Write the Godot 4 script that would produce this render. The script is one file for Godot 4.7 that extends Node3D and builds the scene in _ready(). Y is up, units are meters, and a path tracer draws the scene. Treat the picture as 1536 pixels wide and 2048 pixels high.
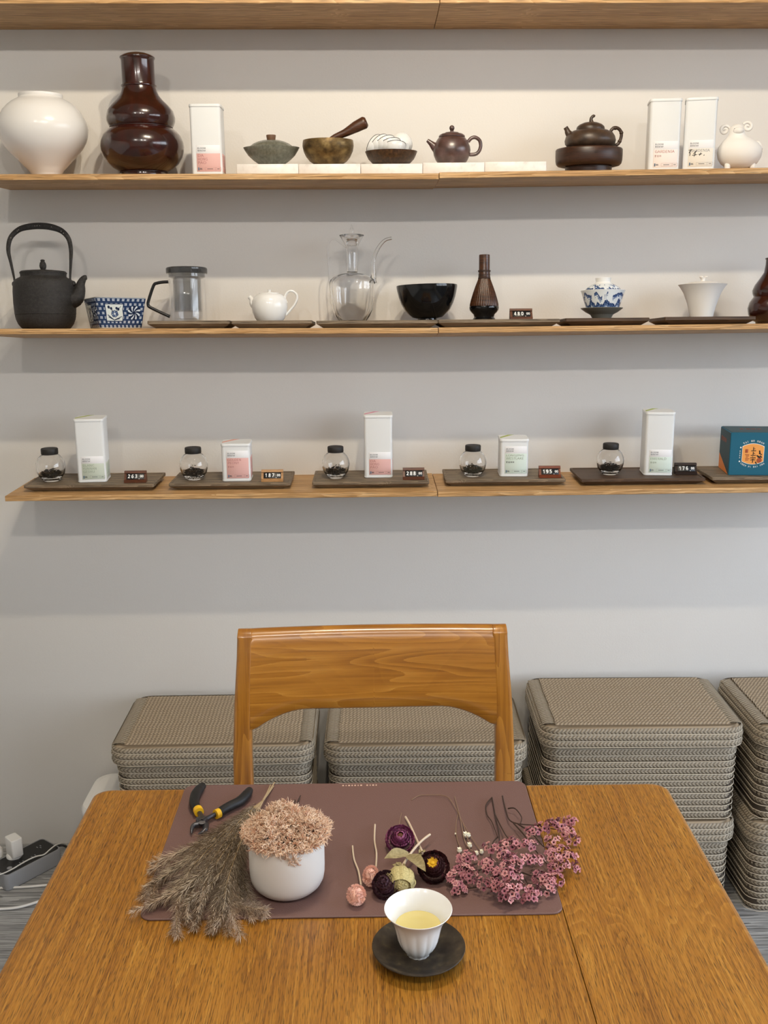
extends Node3D
# Tea-shop wall: four oak shelves with tea ware, woven baskets and a chair behind an oak table with a flower-arranging mat.

var rng := RandomNumberGenerator.new()
var M := {}
var st: SurfaceTool
var X := Transform3D.IDENTITY
var group_no := 1
var used := {}

func _ready() -> void:
	rng.seed = 20240
	# ---- camera, sky, exposure
	var cam := Camera3D.new()
	cam.name = "camera"
	cam.fov = 53.085
	cam.near = 0.05
	cam.basis = Basis(Vector3.UP, -0.00878) * Basis(Vector3.RIGHT, -0.23185) * Basis(Vector3.BACK, -0.0075)
	cam.position = Vector3(0, 1.52, 0)
	add_child(cam)
	cam.current = true
	var env := Environment.new()
	var sky := Sky.new()
	var sm := ProceduralSkyMaterial.new()
	sm.sky_top_color = Color(0.72, 0.78, 0.86)
	sm.sky_horizon_color = Color(0.86, 0.88, 0.90)
	sm.ground_horizon_color = Color(0.55, 0.57, 0.60)
	sm.ground_bottom_color = Color(0.42, 0.43, 0.45)
	sm.sky_energy_multiplier = 2.6
	sm.ground_energy_multiplier = 0.5
	sky.sky_material = sm
	env.background_mode = Environment.BG_SKY
	env.sky = sky
	env.tonemap_mode = Environment.TONE_MAPPER_LINEAR
	env.tonemap_exposure = 1.14
	env.sdfgi_enabled = true
	env.ssao_enabled = true
	env.ssil_enabled = true
	var we := WorldEnvironment.new()
	we.name = "world_environment"
	we.environment = env
	add_child(we)
	materials()
	# two rows of small ceiling lamps: one nearly above the camera, one nearer the wall
	for q in [[-0.75, 0.2, 2.665], [0.0, 0.2, 2.665], [0.45, 0.2, 2.665]]:
		ceiling_lamp(q[0], q[2], q[1], Color(1.0, 0.97, 0.93), 0.58)
	for q in [[0.0, -1.27, 2.756], [0.22, -1.27, 2.756]]:
		ceiling_lamp(q[0], q[2], q[1], Color(1.0, 0.94, 0.84), 0.78)
	room()
	table_and_chair()
	basket_stacks()
	shelves()
	upper_shelf_things()
	middle_shelf_things()
	lower_shelf_things()
	floor_things()
	mat_things()

# ---------------------------------------------------------------- nodes
func numbered(parent: Node, called: String) -> String:
	var k := str(parent.get_instance_id()) + called
	var n: int = used.get(k, 0)
	used[k] = n + 1
	return called if n == 0 else "%s_%03d" % [called, n]

func thing(called: String, label: String, category: String, at: Vector3, turn := Vector3.ZERO, group := "") -> Node3D:
	var o := Node3D.new()
	o.name = numbered(self, called)
	add_child(o, true)
	o.position = at
	o.rotation = turn
	tag(o, label, category, group)
	return o

func tag(o: Node, label: String, category: String, group := "", kind := "") -> void:
	o.set_meta("label", label)
	o.set_meta("category", category)
	if group != "": o.set_meta("group", group)
	if kind != "": o.set_meta("kind", kind)

func put(called: String, mesh: Mesh, m: Material, parent: Node = null) -> MeshInstance3D:
	var p: Node = parent if parent else self
	var o := MeshInstance3D.new()
	o.name = numbered(p, called)
	o.mesh = mesh
	o.material_override = m
	p.add_child(o, true)
	return o

func begin() -> void:
	st = SurfaceTool.new()
	st.begin(Mesh.PRIMITIVE_TRIANGLES)
	X = Transform3D.IDENTITY

func done() -> ArrayMesh:
	st.generate_normals()
	st.index()
	return st.commit()

func part(called: String, m: Material, parent: Node = null) -> MeshInstance3D:
	return put(called, done(), m, parent)

func structure(o: Node, label := "", category := "") -> void:
	o.set_meta("kind", "structure")
	if label != "":
		o.set_meta("label", label)
		o.set_meta("category", category)

# ---------------------------------------------------------------- shapes (clockwise fronts)
func vtx(p: Vector3, uv: Vector2) -> void:
	st.set_uv(uv)
	st.add_vertex(X * p)

func tri(a: Vector3, b: Vector3, c: Vector3) -> void:
	vtx(a, Vector2.ZERO); vtx(b, Vector2.ZERO); vtx(c, Vector2.ZERO)

func next_group(flat := false) -> void:
	group_no += 1
	st.set_smooth_group(0xFFFFFFFF if flat else group_no)

# rows of points, each row a ring (closed) or a line; a new smoothing group starts where the profile turns sharply
func loft(rows: Array, closed := true, flat := false, caps := 0, sharp := 40.0) -> void:
	var n: int = rows[0].size()
	next_group(flat)
	var last := Vector3.ZERO
	for i in rows.size() - 1:
		var d: Vector3 = rows[i + 1][0] - rows[i][0]
		if d.length() < 1e-7 and n > 2: d = rows[i + 1][n / 3] - rows[i][n / 3]
		if i > 0 and last.length() > 1e-8 and d.length() > 1e-8 and last.angle_to(d) > deg_to_rad(sharp): next_group(flat)
		if d.length() > 1e-8: last = d
		var v0 := float(i) / (rows.size() - 1)
		var v1 := float(i + 1) / (rows.size() - 1)
		for j in (n if closed else n - 1):
			var k := (j + 1) % n
			var u0 := float(j) / (n if closed else n - 1)
			var u1 := float(j + 1) / (n if closed else n - 1)
			var a: Vector3 = rows[i][j]
			var b: Vector3 = rows[i][k]
			var c: Vector3 = rows[i + 1][k]
			var e: Vector3 = rows[i + 1][j]
			if not (a.is_equal_approx(b)):
				vtx(a, Vector2(u0, v0)); vtx(b, Vector2(u1, v0)); vtx(c, Vector2(u1, v1))
			if not (c.is_equal_approx(e)):
				vtx(a, Vector2(u0, v0)); vtx(c, Vector2(u1, v1)); vtx(e, Vector2(u0, v1))
	if caps & 1: cap(rows[0], false)
	if caps & 2: cap(rows[-1], true)

func cap(ring: Array, top: bool) -> void:
	next_group()
	var c := Vector3.ZERO
	for p in ring: c += p
	c /= ring.size()
	for j in ring.size():
		var k := (j + 1) % ring.size()
		if top: tri(c, ring[j], ring[k])
		else: tri(c, ring[k], ring[j])

# profile: flat list r, y, r, y ... from the bottom outward and up; wave(angle, row fraction) scales the radius
func lathe(profile: Array, sx: float, sy: float, seg := 40, wave: Variant = null, dx := 0.0, caps := 0) -> void:
	var rows := []
	var np := profile.size() / 2
	for i in np:
		var r := []
		for j in seg:
			var a := TAU * j / seg
			var q: float = profile[2 * i] * sx
			if wave is Callable: q *= wave.call(a, float(i) / (np - 1))
			r.append(Vector3(q * cos(a) + dx, profile[2 * i + 1] * sy, q * sin(a)))
		rows.append(r)
	loft(rows, true, false, caps)

# outer profile plus an inner wall "t" (profile units) thinner, closed as one shell with a thick foot
func shell(profile: Array, sx: float, sy: float, t: float, seg := 40, wave: Variant = null, foot := 0.0) -> void:
	var p := [0.0, profile[1]]
	p.append_array(profile)
	var n := profile.size() / 2
	for i in range(n - 1, -1, -1):
		var y: float = profile[2 * i + 1]
		if i < n - 1 and y < foot + t: break
		p.append(maxf(profile[2 * i] - t, 0.0))
		p.append(y if i < n - 1 else y)
	p.append(0.0)
	p.append(profile[1] + foot + t)
	lathe(p, sx, sy, seg, wave)

func smooth_path(pts: Array, sub := 5) -> Array:
	var out := []
	for i in pts.size() - 1:
		var p0: Vector3 = pts[maxi(i - 1, 0)]
		var p1: Vector3 = pts[i]
		var p2: Vector3 = pts[i + 1]
		var p3: Vector3 = pts[mini(i + 2, pts.size() - 1)]
		for k in sub:
			out.append(p1.cubic_interpolate(p2, p0, p3, float(k) / sub))
	out.append(pts[-1])
	return out

func radii_along(r: Array, n: int) -> Array:
	var out := []
	for i in n:
		var t := float(i) / (n - 1) * (r.size() - 1)
		var k := mini(int(t), r.size() - 2)
		out.append(lerpf(r[k], r[k + 1], t - k))
	return out

# tube along a path; r is a number or a list spread along the path; flatten squashes the section along "side"
func tube(pts: Array, r: Variant, seg := 10, ends := true, flatten := 1.0) -> void:
	var n := pts.size()
	var rad: Array = radii_along(r, n) if r is Array else []
	var rows := []
	var side := Vector3.ZERO
	for i in n:
		var t: Vector3 = (pts[mini(i + 1, n - 1)] - pts[maxi(i - 1, 0)]).normalized()
		if side == Vector3.ZERO:
			side = t.cross(Vector3.BACK if absf(t.z) < 0.9 else Vector3.UP).normalized()
		side = (side - t * side.dot(t)).normalized()
		var up := side.cross(t)
		var q: float = rad[i] if r is Array else float(r)
		var ring := []
		for j in seg:
			var a := TAU * j / seg
			ring.append(pts[i] + side * (cos(a) * q) + up * (sin(a) * q * flatten))
		rows.append(ring)
	loft(rows, true, false, 3 if ends else 0, 80.0)

func ball(c: Vector3, r: Vector3, seg := 16, rings := 10) -> void:
	var rows := []
	for i in rings + 1:
		var b := PI * i / rings - PI / 2
		var row := []
		for j in seg:
			var a := TAU * j / seg
			row.append(c + Vector3(cos(b) * cos(a) * r.x, sin(b) * r.y, cos(b) * sin(a) * r.z))
		rows.append(row)
	loft(rows, true, false, 0, 179.0)

func rrect(w: float, d: float, r: float, y: float, n := 4, cx := 0.0, cz := 0.0) -> Array:
	var out := []
	for q in 4:
		var sx: float = [1, -1, -1, 1][q]
		var sz: float = [1, 1, -1, -1][q]
		for k in n + 1:
			var a := PI / 2 * (q + float(k) / n)
			out.append(Vector3(cx + sx * (w / 2 - r) + cos(a) * r, y, cz + sz * (d / 2 - r) + sin(a) * r))
	return out

# box with rounded vertical corners (rc) and chamfered top and bottom edges (b)
func block(c: Vector3, s: Vector3, rc := 0.003, b := 0.002, n := 3) -> void:
	var h := s.y / 2
	var rows := []
	for q in [[-h, b], [-h + b * 0.3, b * 0.3], [-h + b, 0.0], [h - b, 0.0], [h - b * 0.3, b * 0.3], [h, b]]:
		rows.append(rrect(s.x - 2 * q[1], s.z - 2 * q[1], maxf(rc - q[1], 0.0002), c.y + q[0], n, c.x, c.z))
	loft(rows, true, false, 3, 50.0)

# polygon in x,y pushed along z from z0 to z1 (clockwise or not; turned as needed), small bevel
func slab(poly: PackedVector2Array, z0: float, z1: float) -> void:
	if Geometry2D.is_polygon_clockwise(poly): poly.reverse()
	var ix := Geometry2D.triangulate_polygon(poly)
	next_group(true)
	for k in range(0, ix.size(), 3):
		var a := poly[ix[k]]
		var b := poly[ix[k + 1]]
		var c := poly[ix[k + 2]]
		if (b - a).cross(c - a) > 0:
			var sw := b
			b = c
			c = sw
		tri(Vector3(a.x, a.y, z1), Vector3(b.x, b.y, z1), Vector3(c.x, c.y, z1))
		tri(Vector3(a.x, a.y, z0), Vector3(c.x, c.y, z0), Vector3(b.x, b.y, z0))
	for k in poly.size():
		var a := poly[k]
		var b := poly[(k + 1) % poly.size()]
		tri(Vector3(a.x, a.y, z1), Vector3(b.x, b.y, z1), Vector3(b.x, b.y, z0))
		tri(Vector3(a.x, a.y, z1), Vector3(b.x, b.y, z0), Vector3(a.x, a.y, z0))

# lettering: a text mesh stretched to a width and height, standing on the +Z face of its parent
func words(txt: String, parent: Node, at: Vector3, w: float, h: float, m: Material, turn := Vector3.ZERO, bold := false, font := "Droid Sans") -> MeshInstance3D:
	var tm := TextMesh.new()
	var sf := SystemFont.new()
	sf.font_names = PackedStringArray([font])
	if bold: sf.font_weight = 700
	tm.font = sf
	tm.text = txt
	tm.font_size = 32
	tm.pixel_size = 0.001
	tm.depth = 0.006
	tm.curve_step = 2.0
	var bb := tm.get_aabb()
	var o := put("lettering", tm, m, parent)
	o.scale = Vector3(w / maxf(bb.size.x, 1e-4), h / maxf(bb.size.y, 1e-4), 0.05)
	o.position = at
	o.rotation = turn
	return o

# ---------------------------------------------------------------- textures and materials
func seamless(sd: int, w: int, h: int, freq: float, oct: int, W: int, H: int) -> PackedByteArray:
	var n := FastNoiseLite.new()
	n.seed = sd
	n.noise_type = FastNoiseLite.TYPE_SIMPLEX_SMOOTH
	n.frequency = freq
	n.fractal_octaves = oct
	var im := n.get_seamless_image(w, h)
	im.convert(Image.FORMAT_L8)
	im.resize(W, H, Image.INTERPOLATE_CUBIC)
	return im.get_data()

func ramp(stops: Array) -> PackedByteArray:
	var g := Gradient.new()
	var off := PackedFloat32Array()
	var cs := PackedColorArray()
	for s in stops:
		off.append(s[0])
		cs.append(s[1])
	g.offsets = off
	g.colors = cs
	var out := PackedByteArray()
	for i in 256:
		var c := g.sample(i / 255.0)
		out.append(int(c.r * 255))
		out.append(int(c.g * 255))
		out.append(int(c.b * 255))
	return out

# grain along u; rings: how many growth lines the slow field makes; pores: strength of short dark dashes
func wood(sd: int, stops: Array, rings: float, ring_amount: float, fine: float, pores: float, W := 1024, H := 1024, dash := 10) -> Image:
	var A := seamless(sd, 96, 384, 0.008, 3, W, H)
	var B := seamless(sd + 1, W / 32, H, 0.06 if dash > 9 else 0.13, 3, W, H)
	var C := seamless(sd + 2, W / dash, H, 0.11 if dash > 9 else 0.24, 2, W, H)
	var lut := ramp(stops)
	var out := PackedByteArray()
	out.resize(W * H * 3)
	for i in W * H:
		var a := A[i] / 255.0
		var ph := a * rings
		var saw := ph - floorf(ph)
		var t := 0.5 + (saw * saw - 0.4) * ring_amount + (B[i] / 255.0 - 0.5) * fine + (a - 0.5) * 0.25
		var p := clampf((C[i] / 255.0 - 0.60) * 7.0, 0.0, 1.0) * pores
		var k := clampi(int(t * 255.0), 0, 255) * 3
		p = 1.0 - p
		out[i * 3] = int(lut[k] * p)
		out[i * 3 + 1] = int(lut[k + 1] * p)
		out[i * 3 + 2] = int(lut[k + 2] * p)
	return Image.create_from_data(W, H, false, Image.FORMAT_RGB8, out)

func tex(im: Image) -> ImageTexture:
	im.generate_mipmaps()
	return ImageTexture.create_from_image(im)

func mottled(sd: int, stops: Array, freq: float, oct := 4, size := 256) -> ImageTexture:
	var a := seamless(sd, size, size, freq, oct, size, size)
	var lut := ramp(stops)
	var out := PackedByteArray()
	out.resize(size * size * 3)
	for i in size * size:
		for c in 3: out[i * 3 + c] = lut[a[i] * 3 + c]
	return tex(Image.create_from_data(size, size, false, Image.FORMAT_RGB8, out))

func bumps(sd: int, freq: float, strength: float, oct := 3, size := 256) -> ImageTexture:
	var im := Image.create_from_data(size, size, false, Image.FORMAT_L8, seamless(sd, size, size, freq, oct, size, size))
	im.convert(Image.FORMAT_RGBA8)
	im.bump_map_to_normal_map(strength)
	return tex(im)

func mt(called: String, c: Color, rough := 0.5, metal := 0.0) -> StandardMaterial3D:
	var m := StandardMaterial3D.new()
	m.resource_name = called
	m.albedo_color = c
	m.roughness = rough
	m.metallic = metal
	M[called] = m
	return m

func mtex(called: String, t: Texture2D, rough: float, scale: Vector3, tint := Color.WHITE, metal := 0.0) -> StandardMaterial3D:
	var m := mt(called, tint, rough, metal)
	m.albedo_texture = t
	m.uv1_triplanar = true
	m.uv1_scale = scale
	return m

func normal_on(m: StandardMaterial3D, t: Texture2D, s: float) -> void:
	m.normal_enabled = true
	m.normal_texture = t
	m.normal_scale = s

func pane(called: String, c: Color, alpha: float) -> StandardMaterial3D:
	var m := mt(called, Color(c.r, c.g, c.b, alpha), 0.02)
	m.transparency = BaseMaterial3D.TRANSPARENCY_ALPHA
	return m

func hex(s: String) -> Color: return Color.html(s)

func materials() -> void:
	var oak := wood(11, [[0.0, hex("99703f")], [0.45, hex("c59a66")], [1.0, hex("e0ba88")]], 7.0, 0.5, 0.9, 0.28)
	mtex("shelf_oak", tex(oak), 0.5, Vector3(1.1, 5.0, 5.0))
	var tab := wood(23, [[0.0, hex("764810")], [0.4, hex("9d681d")], [0.75, hex("b07b2b")], [1.0, hex("c28f3e")]], 9.0, 0.36, 0.66, 0.36, 1024, 1024, 3)
	tab.rotate_90(CLOCKWISE)
	var tt := mtex("table_oak", tex(tab), 0.42, Vector3(3.2, 1.0, 0.5))
	tt.clearcoat_enabled = true
	tt.clearcoat = 0.25
	tt.clearcoat_roughness = 0.3
	var ch := wood(37, [[0.0, hex("85521a")], [0.35, hex("a86e24")], [0.8, hex("b97f30")], [1.0, hex("c58e3e")]], 6.0, 0.62, 0.34, 0.05)
	var cm := mtex("chair_wood", tex(ch), 0.3, Vector3(1.3, 3.2, 3.2))
	cm.clearcoat_enabled = true
	cm.clearcoat = 0.6
	cm.clearcoat_roughness = 0.16
	ch = ch.duplicate()
	ch.clear_mipmaps()
	ch.rotate_90(CLOCKWISE)
	var cp := mtex("chair_post_wood", tex(ch), 0.3, Vector3(3.6, 1.6, 3.6))
	cp.clearcoat_enabled = true
	cp.clearcoat = 0.6
	cp.clearcoat_roughness = 0.16
	var tr := wood(41, [[0.0, hex("4d4133")], [0.5, hex("7d6d58")], [1.0, hex("a08d74")]], 6.0, 0.5, 0.9, 0.35, 512, 512)
	mtex("tray_wood", tex(tr), 0.6, Vector3(2.5, 9.0, 9.0))
	mtex("tray_dark", M.tray_wood.albedo_texture, 0.5, Vector3(2.5, 9.0, 9.0), Color(0.66, 0.58, 0.53))
	var fl := wood(53, [[0.0, hex("5a5a5a")], [0.4, hex("8c8c8b")], [0.8, hex("b0b0ae")], [1.0, hex("c8c8c5")]], 5.0, 0.4, 0.55, 0.2, 1024, 512)
	var fm := mtex("floor_wood", tex(fl), 0.38, Vector3(0.9, 4.0, 4.0))
	fm.metallic_specular = 0.6
	mtex("tag_walnut", M.tray_wood.albedo_texture, 0.45, Vector3(6, 20, 20), Color(0.78, 0.52, 0.40))
	mtex("tag_maple", M.shelf_oak.albedo_texture, 0.45, Vector3(6, 20, 20), Color(0.96, 0.92, 0.90))
	mtex("tag_rosewood", M.shelf_oak.albedo_texture, 0.4, Vector3(6, 20, 20), Color(0.62, 0.38, 0.30))
	mtex("tag_ebony", M.tray_wood.albedo_texture, 0.4, Vector3(6, 20, 20), Color(0.36, 0.27, 0.24))
	mtex("stand_wood", M.tray_wood.albedo_texture, 0.4, Vector3(5, 14, 14), Color(0.50, 0.36, 0.30))
	mtex("mallet_wood", M.tray_wood.albedo_texture, 0.4, Vector3(7, 16, 16), Color(0.68, 0.48, 0.37))
	var wallm := mt("wall_paint", hex("e2dfda"), 0.85)
	wallm.uv1_triplanar = true
	wallm.uv1_scale = Vector3(7, 7, 7)
	normal_on(wallm, bumps(61, 0.09, 3.0), 0.07)
	mt("ceiling_paint", hex("eceae5"), 0.9)
	mt("frame_paint", hex("3d3e40"), 0.5)
	pane("window_glass", Color(0.9, 0.95, 1.0), 0.04)
	mt("trim_paint", hex("d9d6cf"), 0.6)
	mt("lamp_metal", hex("d8d8d8"), 0.4, 0.2)
	var glow := mt("lamp_glow", hex("fff1dd"), 0.6)
	glow.emission_enabled = true
	glow.emission = hex("ffe6c4")
	glow.emission_energy_multiplier = 9.0
	# glazes and clays
	mt("white_porcelain", hex("eeeeec"), 0.12)
	mt("white_glaze_soft", hex("e9e7e4"), 0.22)
	mt("bisque_white", hex("ece8e2"), 0.7)
	var lac := mtex("red_lacquer", mottled(71, [[0.0, hex("180805")], [0.6, hex("341008")], [1.0, hex("48190d")]], 0.03), 0.22, Vector3(6, 3, 6))
	lac.clearcoat_enabled = true
	lac.clearcoat = 0.8
	lac.clearcoat_roughness = 0.08
	mt("dark_line", hex("2a0d07"), 0.4)
	mtex("celadon", mottled(73, [[0.0, hex("55564a")], [0.6, hex("707063")], [1.0, hex("87867a")]], 0.03), 0.25, Vector3(14, 14, 14))
	mt("knob_brown", hex("6a4b33"), 0.5)
	mtex("aged_brass", mottled(79, [[0.0, hex("2c2013")], [0.45, hex("6b5532")], [0.8, hex("927a4c")], [1.0, hex("b0986a")]], 0.035), 0.4, Vector3(5, 7, 5), Color.WHITE, 0.5)
	mtex("brown_glaze", mottled(83, [[0.0, hex("1e140d")], [0.6, hex("4a3320")], [1.0, hex("6e4d2b")]], 0.04), 0.35, Vector3(12, 12, 12))
	var pc := mtex("purple_clay", mottled(89, [[0.0, hex("2c1f1c")], [0.4, hex("4d352e")], [0.7, hex("5d4340")], [1.0, hex("6f5450")]], 0.02), 0.33, Vector3(9, 9, 9))
	pc.metallic_specular = 0.7
	mtex("brown_clay", mottled(97, [[0.0, hex("2b2018")], [0.6, hex("493729")], [1.0, hex("5f4a39")]], 0.02), 0.4, Vector3(9, 9, 9))
	var iron := mtex("cast_iron", mottled(101, [[0.0, hex("1b1a1a")], [0.6, hex("2c2a29")], [1.0, hex("3d3a37")]], 0.04), 0.62, Vector3(12, 12, 12), Color.WHITE, 0.1)
	normal_on(iron, bumps(103, 0.16, 6.0), 0.7)
	mt("iron_stud", hex("9a938a"), 0.4, 0.6)
	mt("black_glaze", hex("0d0d0e"), 0.1)
	mt("black_plastic", hex("17181a"), 0.35)
	mtex("cap_black", mottled(107, [[0.0, hex("141210")], [1.0, hex("2a2622")]], 0.03), 0.6, Vector3(20, 60, 20))
	mt("tin_white", hex("e4e6e6"), 0.38)
	mt("label_white", hex("f0f0f2"), 0.55)
	mt("label_pink", hex("deb0aa"), 0.6)
	mt("label_green", hex("c6cebf"), 0.6)
	mt("label_mint", hex("d5e2d8"), 0.6)
	mt("label_blush", hex("f0e6e1"), 0.6)
	mt("label_cream", hex("e9e3d8"), 0.6)
	mt("stripe_green", hex("a3b04a"), 0.5)
	mt("stripe_coral", hex("e2a08e"), 0.5)
	mt("stripe_rose", hex("d98aa0"), 0.5)
	mt("ink_grey", hex("8b8d92"), 0.7)
	mt("ink_rose", hex("b07874"), 0.7)
	mt("ink_sage", hex("8f9c88"), 0.7)
	mt("ink_dark", hex("3a3b40"), 0.7)
	mt("ink_blue", hex("5a7288"), 0.7)
	mt("ink_white", hex("f2f2f0"), 0.6)
	mt("plate_black", hex("131416"), 0.4)
	mt("digit_white", hex("f4f4f2"), 0.5)
	mt("box_teal", hex("0f5f78"), 0.55)
	mt("box_teal_dark", hex("2f4a52"), 0.6)
	mt("box_orange", hex("e8863c"), 0.55)
	mt("box_gold", hex("f2a453"), 0.5)
	mt("ink_black", hex("15120f"), 0.6)
	mt("ink_rust", hex("a5502c"), 0.6)
	pane("clear_glass", Color(0.93, 0.96, 0.96), 0.012)
	var sg := mt("solid_glass", Color(1.0, 1.0, 1.0, 0.0), 0.0)
	sg.refraction_enabled = true
	sg.refraction_scale = 0.045
	pane("grey_glass", Color(0.22, 0.24, 0.26), 0.25)
	pane("grey_glass_dark", Color(0.16, 0.17, 0.18), 0.72)
	var tl := mt("tea_leaf_black", hex("23211e"), 0.8)
	tl.backlight_enabled = false
	mt("tea_leaf_green", hex("3e4034"), 0.8)
	mtex("marble", mottled(109, [[0.0, hex("d8d3cd")], [0.35, hex("efebe6")], [1.0, hex("f6f3ee")]], 0.02, 5), 0.3, Vector3(9, 9, 9))
	mtex("bamboo_dark", M.tray_wood.albedo_texture, 0.3, Vector3(30, 5, 30), Color(0.62, 0.44, 0.32))
	mt("saucer_grey", hex("77766d"), 0.4)
	# floor things, baskets
	mt("plastic_white", hex("e6e5e2"), 0.4)
	mt("plastic_grey", hex("8c8e92"), 0.5)
	mt("plastic_black", hex("101011"), 0.3)
	mt("cable_white", hex("d9d7d3"), 0.5)
	mt("cable_dark", hex("2a2a2c"), 0.5)
	weave_materials()
	# on the mat
	var lm := mt("mat_leather", hex("725650"), 0.5)
	lm.uv1_triplanar = true
	lm.uv1_scale = Vector3(14, 14, 14)
	normal_on(lm, bumps(113, 0.12, 3.0), 0.25)
	mt("mat_print", hex("d8b9a4"), 0.5)
	mt("pot_white", hex("dedad4"), 0.55)
	mt("grip_black", hex("121314"), 0.55)
	mt("grip_yellow", hex("e8b51e"), 0.5)
	mt("steel_dark", hex("55555a"), 0.35, 0.8)
	mt("steel_bright", hex("9a9a9e"), 0.3, 0.9)
	var moss := mt("moss_tan", Color.WHITE, 0.85)
	moss.vertex_color_use_as_albedo = true
	moss.backlight_enabled = true
	moss.backlight = Color(0.25, 0.2, 0.16)
	var pl := mt("plume_hair", Color.WHITE, 0.85)
	pl.vertex_color_use_as_albedo = true
	pl.backlight_enabled = true
	pl.backlight = Color(0.3, 0.27, 0.22)
	mt("straw_stem", hex("a48d6a"), 0.8)
	mt("stem_pale", hex("d3bfa6"), 0.8)
	mt("stem_dark", hex("3b2a22"), 0.85)
	mt("stem_thin", hex("8a705a"), 0.85)
	mt("amaranth_pink", hex("f0c4b2"), 0.8)
	mt("petal_purple", hex("7a3058"), 0.7)
	mt("petal_purple_light", hex("b5688f"), 0.7)
	mt("petal_maroon", hex("3a1416"), 0.7)
	mt("petal_wine", hex("5a2024"), 0.7)
	mt("petal_plum", hex("40202c"), 0.7)
	mt("stamen_yellow", hex("d9a81c"), 0.8)
	mt("stamen_brown", hex("5d3820"), 0.8)
	var rs := mtex("rose_cream", mottled(127, [[0.0, hex("8f8455")], [0.5, hex("c3b47c")], [1.0, hex("d9cc98")]], 0.05), 0.8, Vector3(30, 30, 30))
	rs.backlight_enabled = true
	rs.backlight = Color(0.15, 0.14, 0.1)
	mtex("leaf_dry", mottled(131, [[0.0, hex("7d7150")], [0.6, hex("a3956b")], [1.0, hex("baa982")]], 0.03), 0.8, Vector3(25, 25, 25))
	mt("bud_white", hex("efe9d2"), 0.7)
	mt("bud_green", hex("6f6b3c"), 0.8)
	var fp := mt("floret_pink", Color.WHITE, 0.75)
	fp.vertex_color_use_as_albedo = true
	mtex("stoneware_dark", mottled(137, [[0.0, hex("221d17")], [0.5, hex("383027")], [0.8, hex("4a4030")], [1.0, hex("716243")]], 0.02, 5), 0.6, Vector3(9, 9, 9)).metallic_specular = 0.35
	var tea := pane("tea_liquid", Color(0.90, 0.84, 0.56), 0.85)
	tea.roughness = 0.05
	M["pattern_cup"] = StandardMaterial3D.new()
	M["pattern_cup"].albedo_texture = tex(cup_pattern())
	M["pattern_cup"].roughness = 0.15
	M["pattern_landscape"] = StandardMaterial3D.new()
	var ls := landscape(512, 128, 5)
	ls.flip_y()
	M["pattern_landscape"].albedo_texture = tex(ls)
	M["pattern_landscape"].roughness = 0.12
	M["pattern_lid"] = StandardMaterial3D.new()
	ls = landscape(512, 64, 9)
	ls.flip_y()
	M["pattern_lid"].albedo_texture = tex(ls)
	M["pattern_lid"].roughness = 0.12

# braided seagrass: chevrons along u, one row of braid per v
func weave_materials() -> void:
	var W := 256
	var H := 64
	var hm := Image.create_empty(W, H, false, Image.FORMAT_RGBA8)
	var cm := Image.create_empty(W, H, false, Image.FORMAT_RGB8)
	var ns := FastNoiseLite.new()
	ns.seed = 5
	ns.frequency = 0.06
	for y in H:
		for x in W:
			var v := (y + 0.5) / H
			var u := float(x) / W
			var s := absf(v - 0.5) * 2.0
			var ph := u * 8.0 + s * 0.8
			var h := 0.5 + 0.5 * sin(ph * TAU)
			h = pow(h, 0.7) * (1.0 - 0.45 * pow(s, 4.0)) * (0.75 + 0.25 * clampf(s * 5.0, 0.0, 1.0))
			hm.set_pixel(x, y, Color(h, h, h))
			var n := ns.get_noise_2d(x, y * 2.0) * 0.18
			var c := hex("7d7467").lerp(hex("d4cbbc"), clampf(h * 0.75 + 0.12 + n, 0.0, 1.0))
			cm.set_pixel(x, y, c)
	hm.bump_map_to_normal_map(5.0)
	var m := mt("seagrass", hex("dcd6cb"), 0.62)
	m.albedo_texture = tex(cm)
	normal_on(m, tex(hm), 0.9)
	var m2 := mt("seagrass_warm", hex("dccfbc"), 0.62)
	m2.albedo_texture = m.albedo_texture
	normal_on(m2, m.normal_texture, 0.5)
	mt("stitch", hex("cfc3ae"), 0.7)
	mt("basket_inside", hex("4a4036"), 0.9)

func disc(im: Image, cx: float, cy: float, rx: float, ry: float, c: Color) -> void:
	for y in range(int(cy - ry), int(cy + ry) + 1):
		for x in range(int(cx - rx), int(cx + rx) + 1):
			var d := pow((x - cx) / rx, 2) + pow((y - cy) / ry, 2)
			if d <= 1.0 and y >= 0 and y < im.get_height(): im.set_pixel(posmod(x, im.get_width()), y, c)

func stroke(im: Image, x0: float, y0: float, x1: float, y1: float, w: float, c: Color) -> void:
	for k in 25: disc(im, lerpf(x0, x1, k / 24.0), lerpf(y0, y1, k / 24.0), w, w, c)

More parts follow.
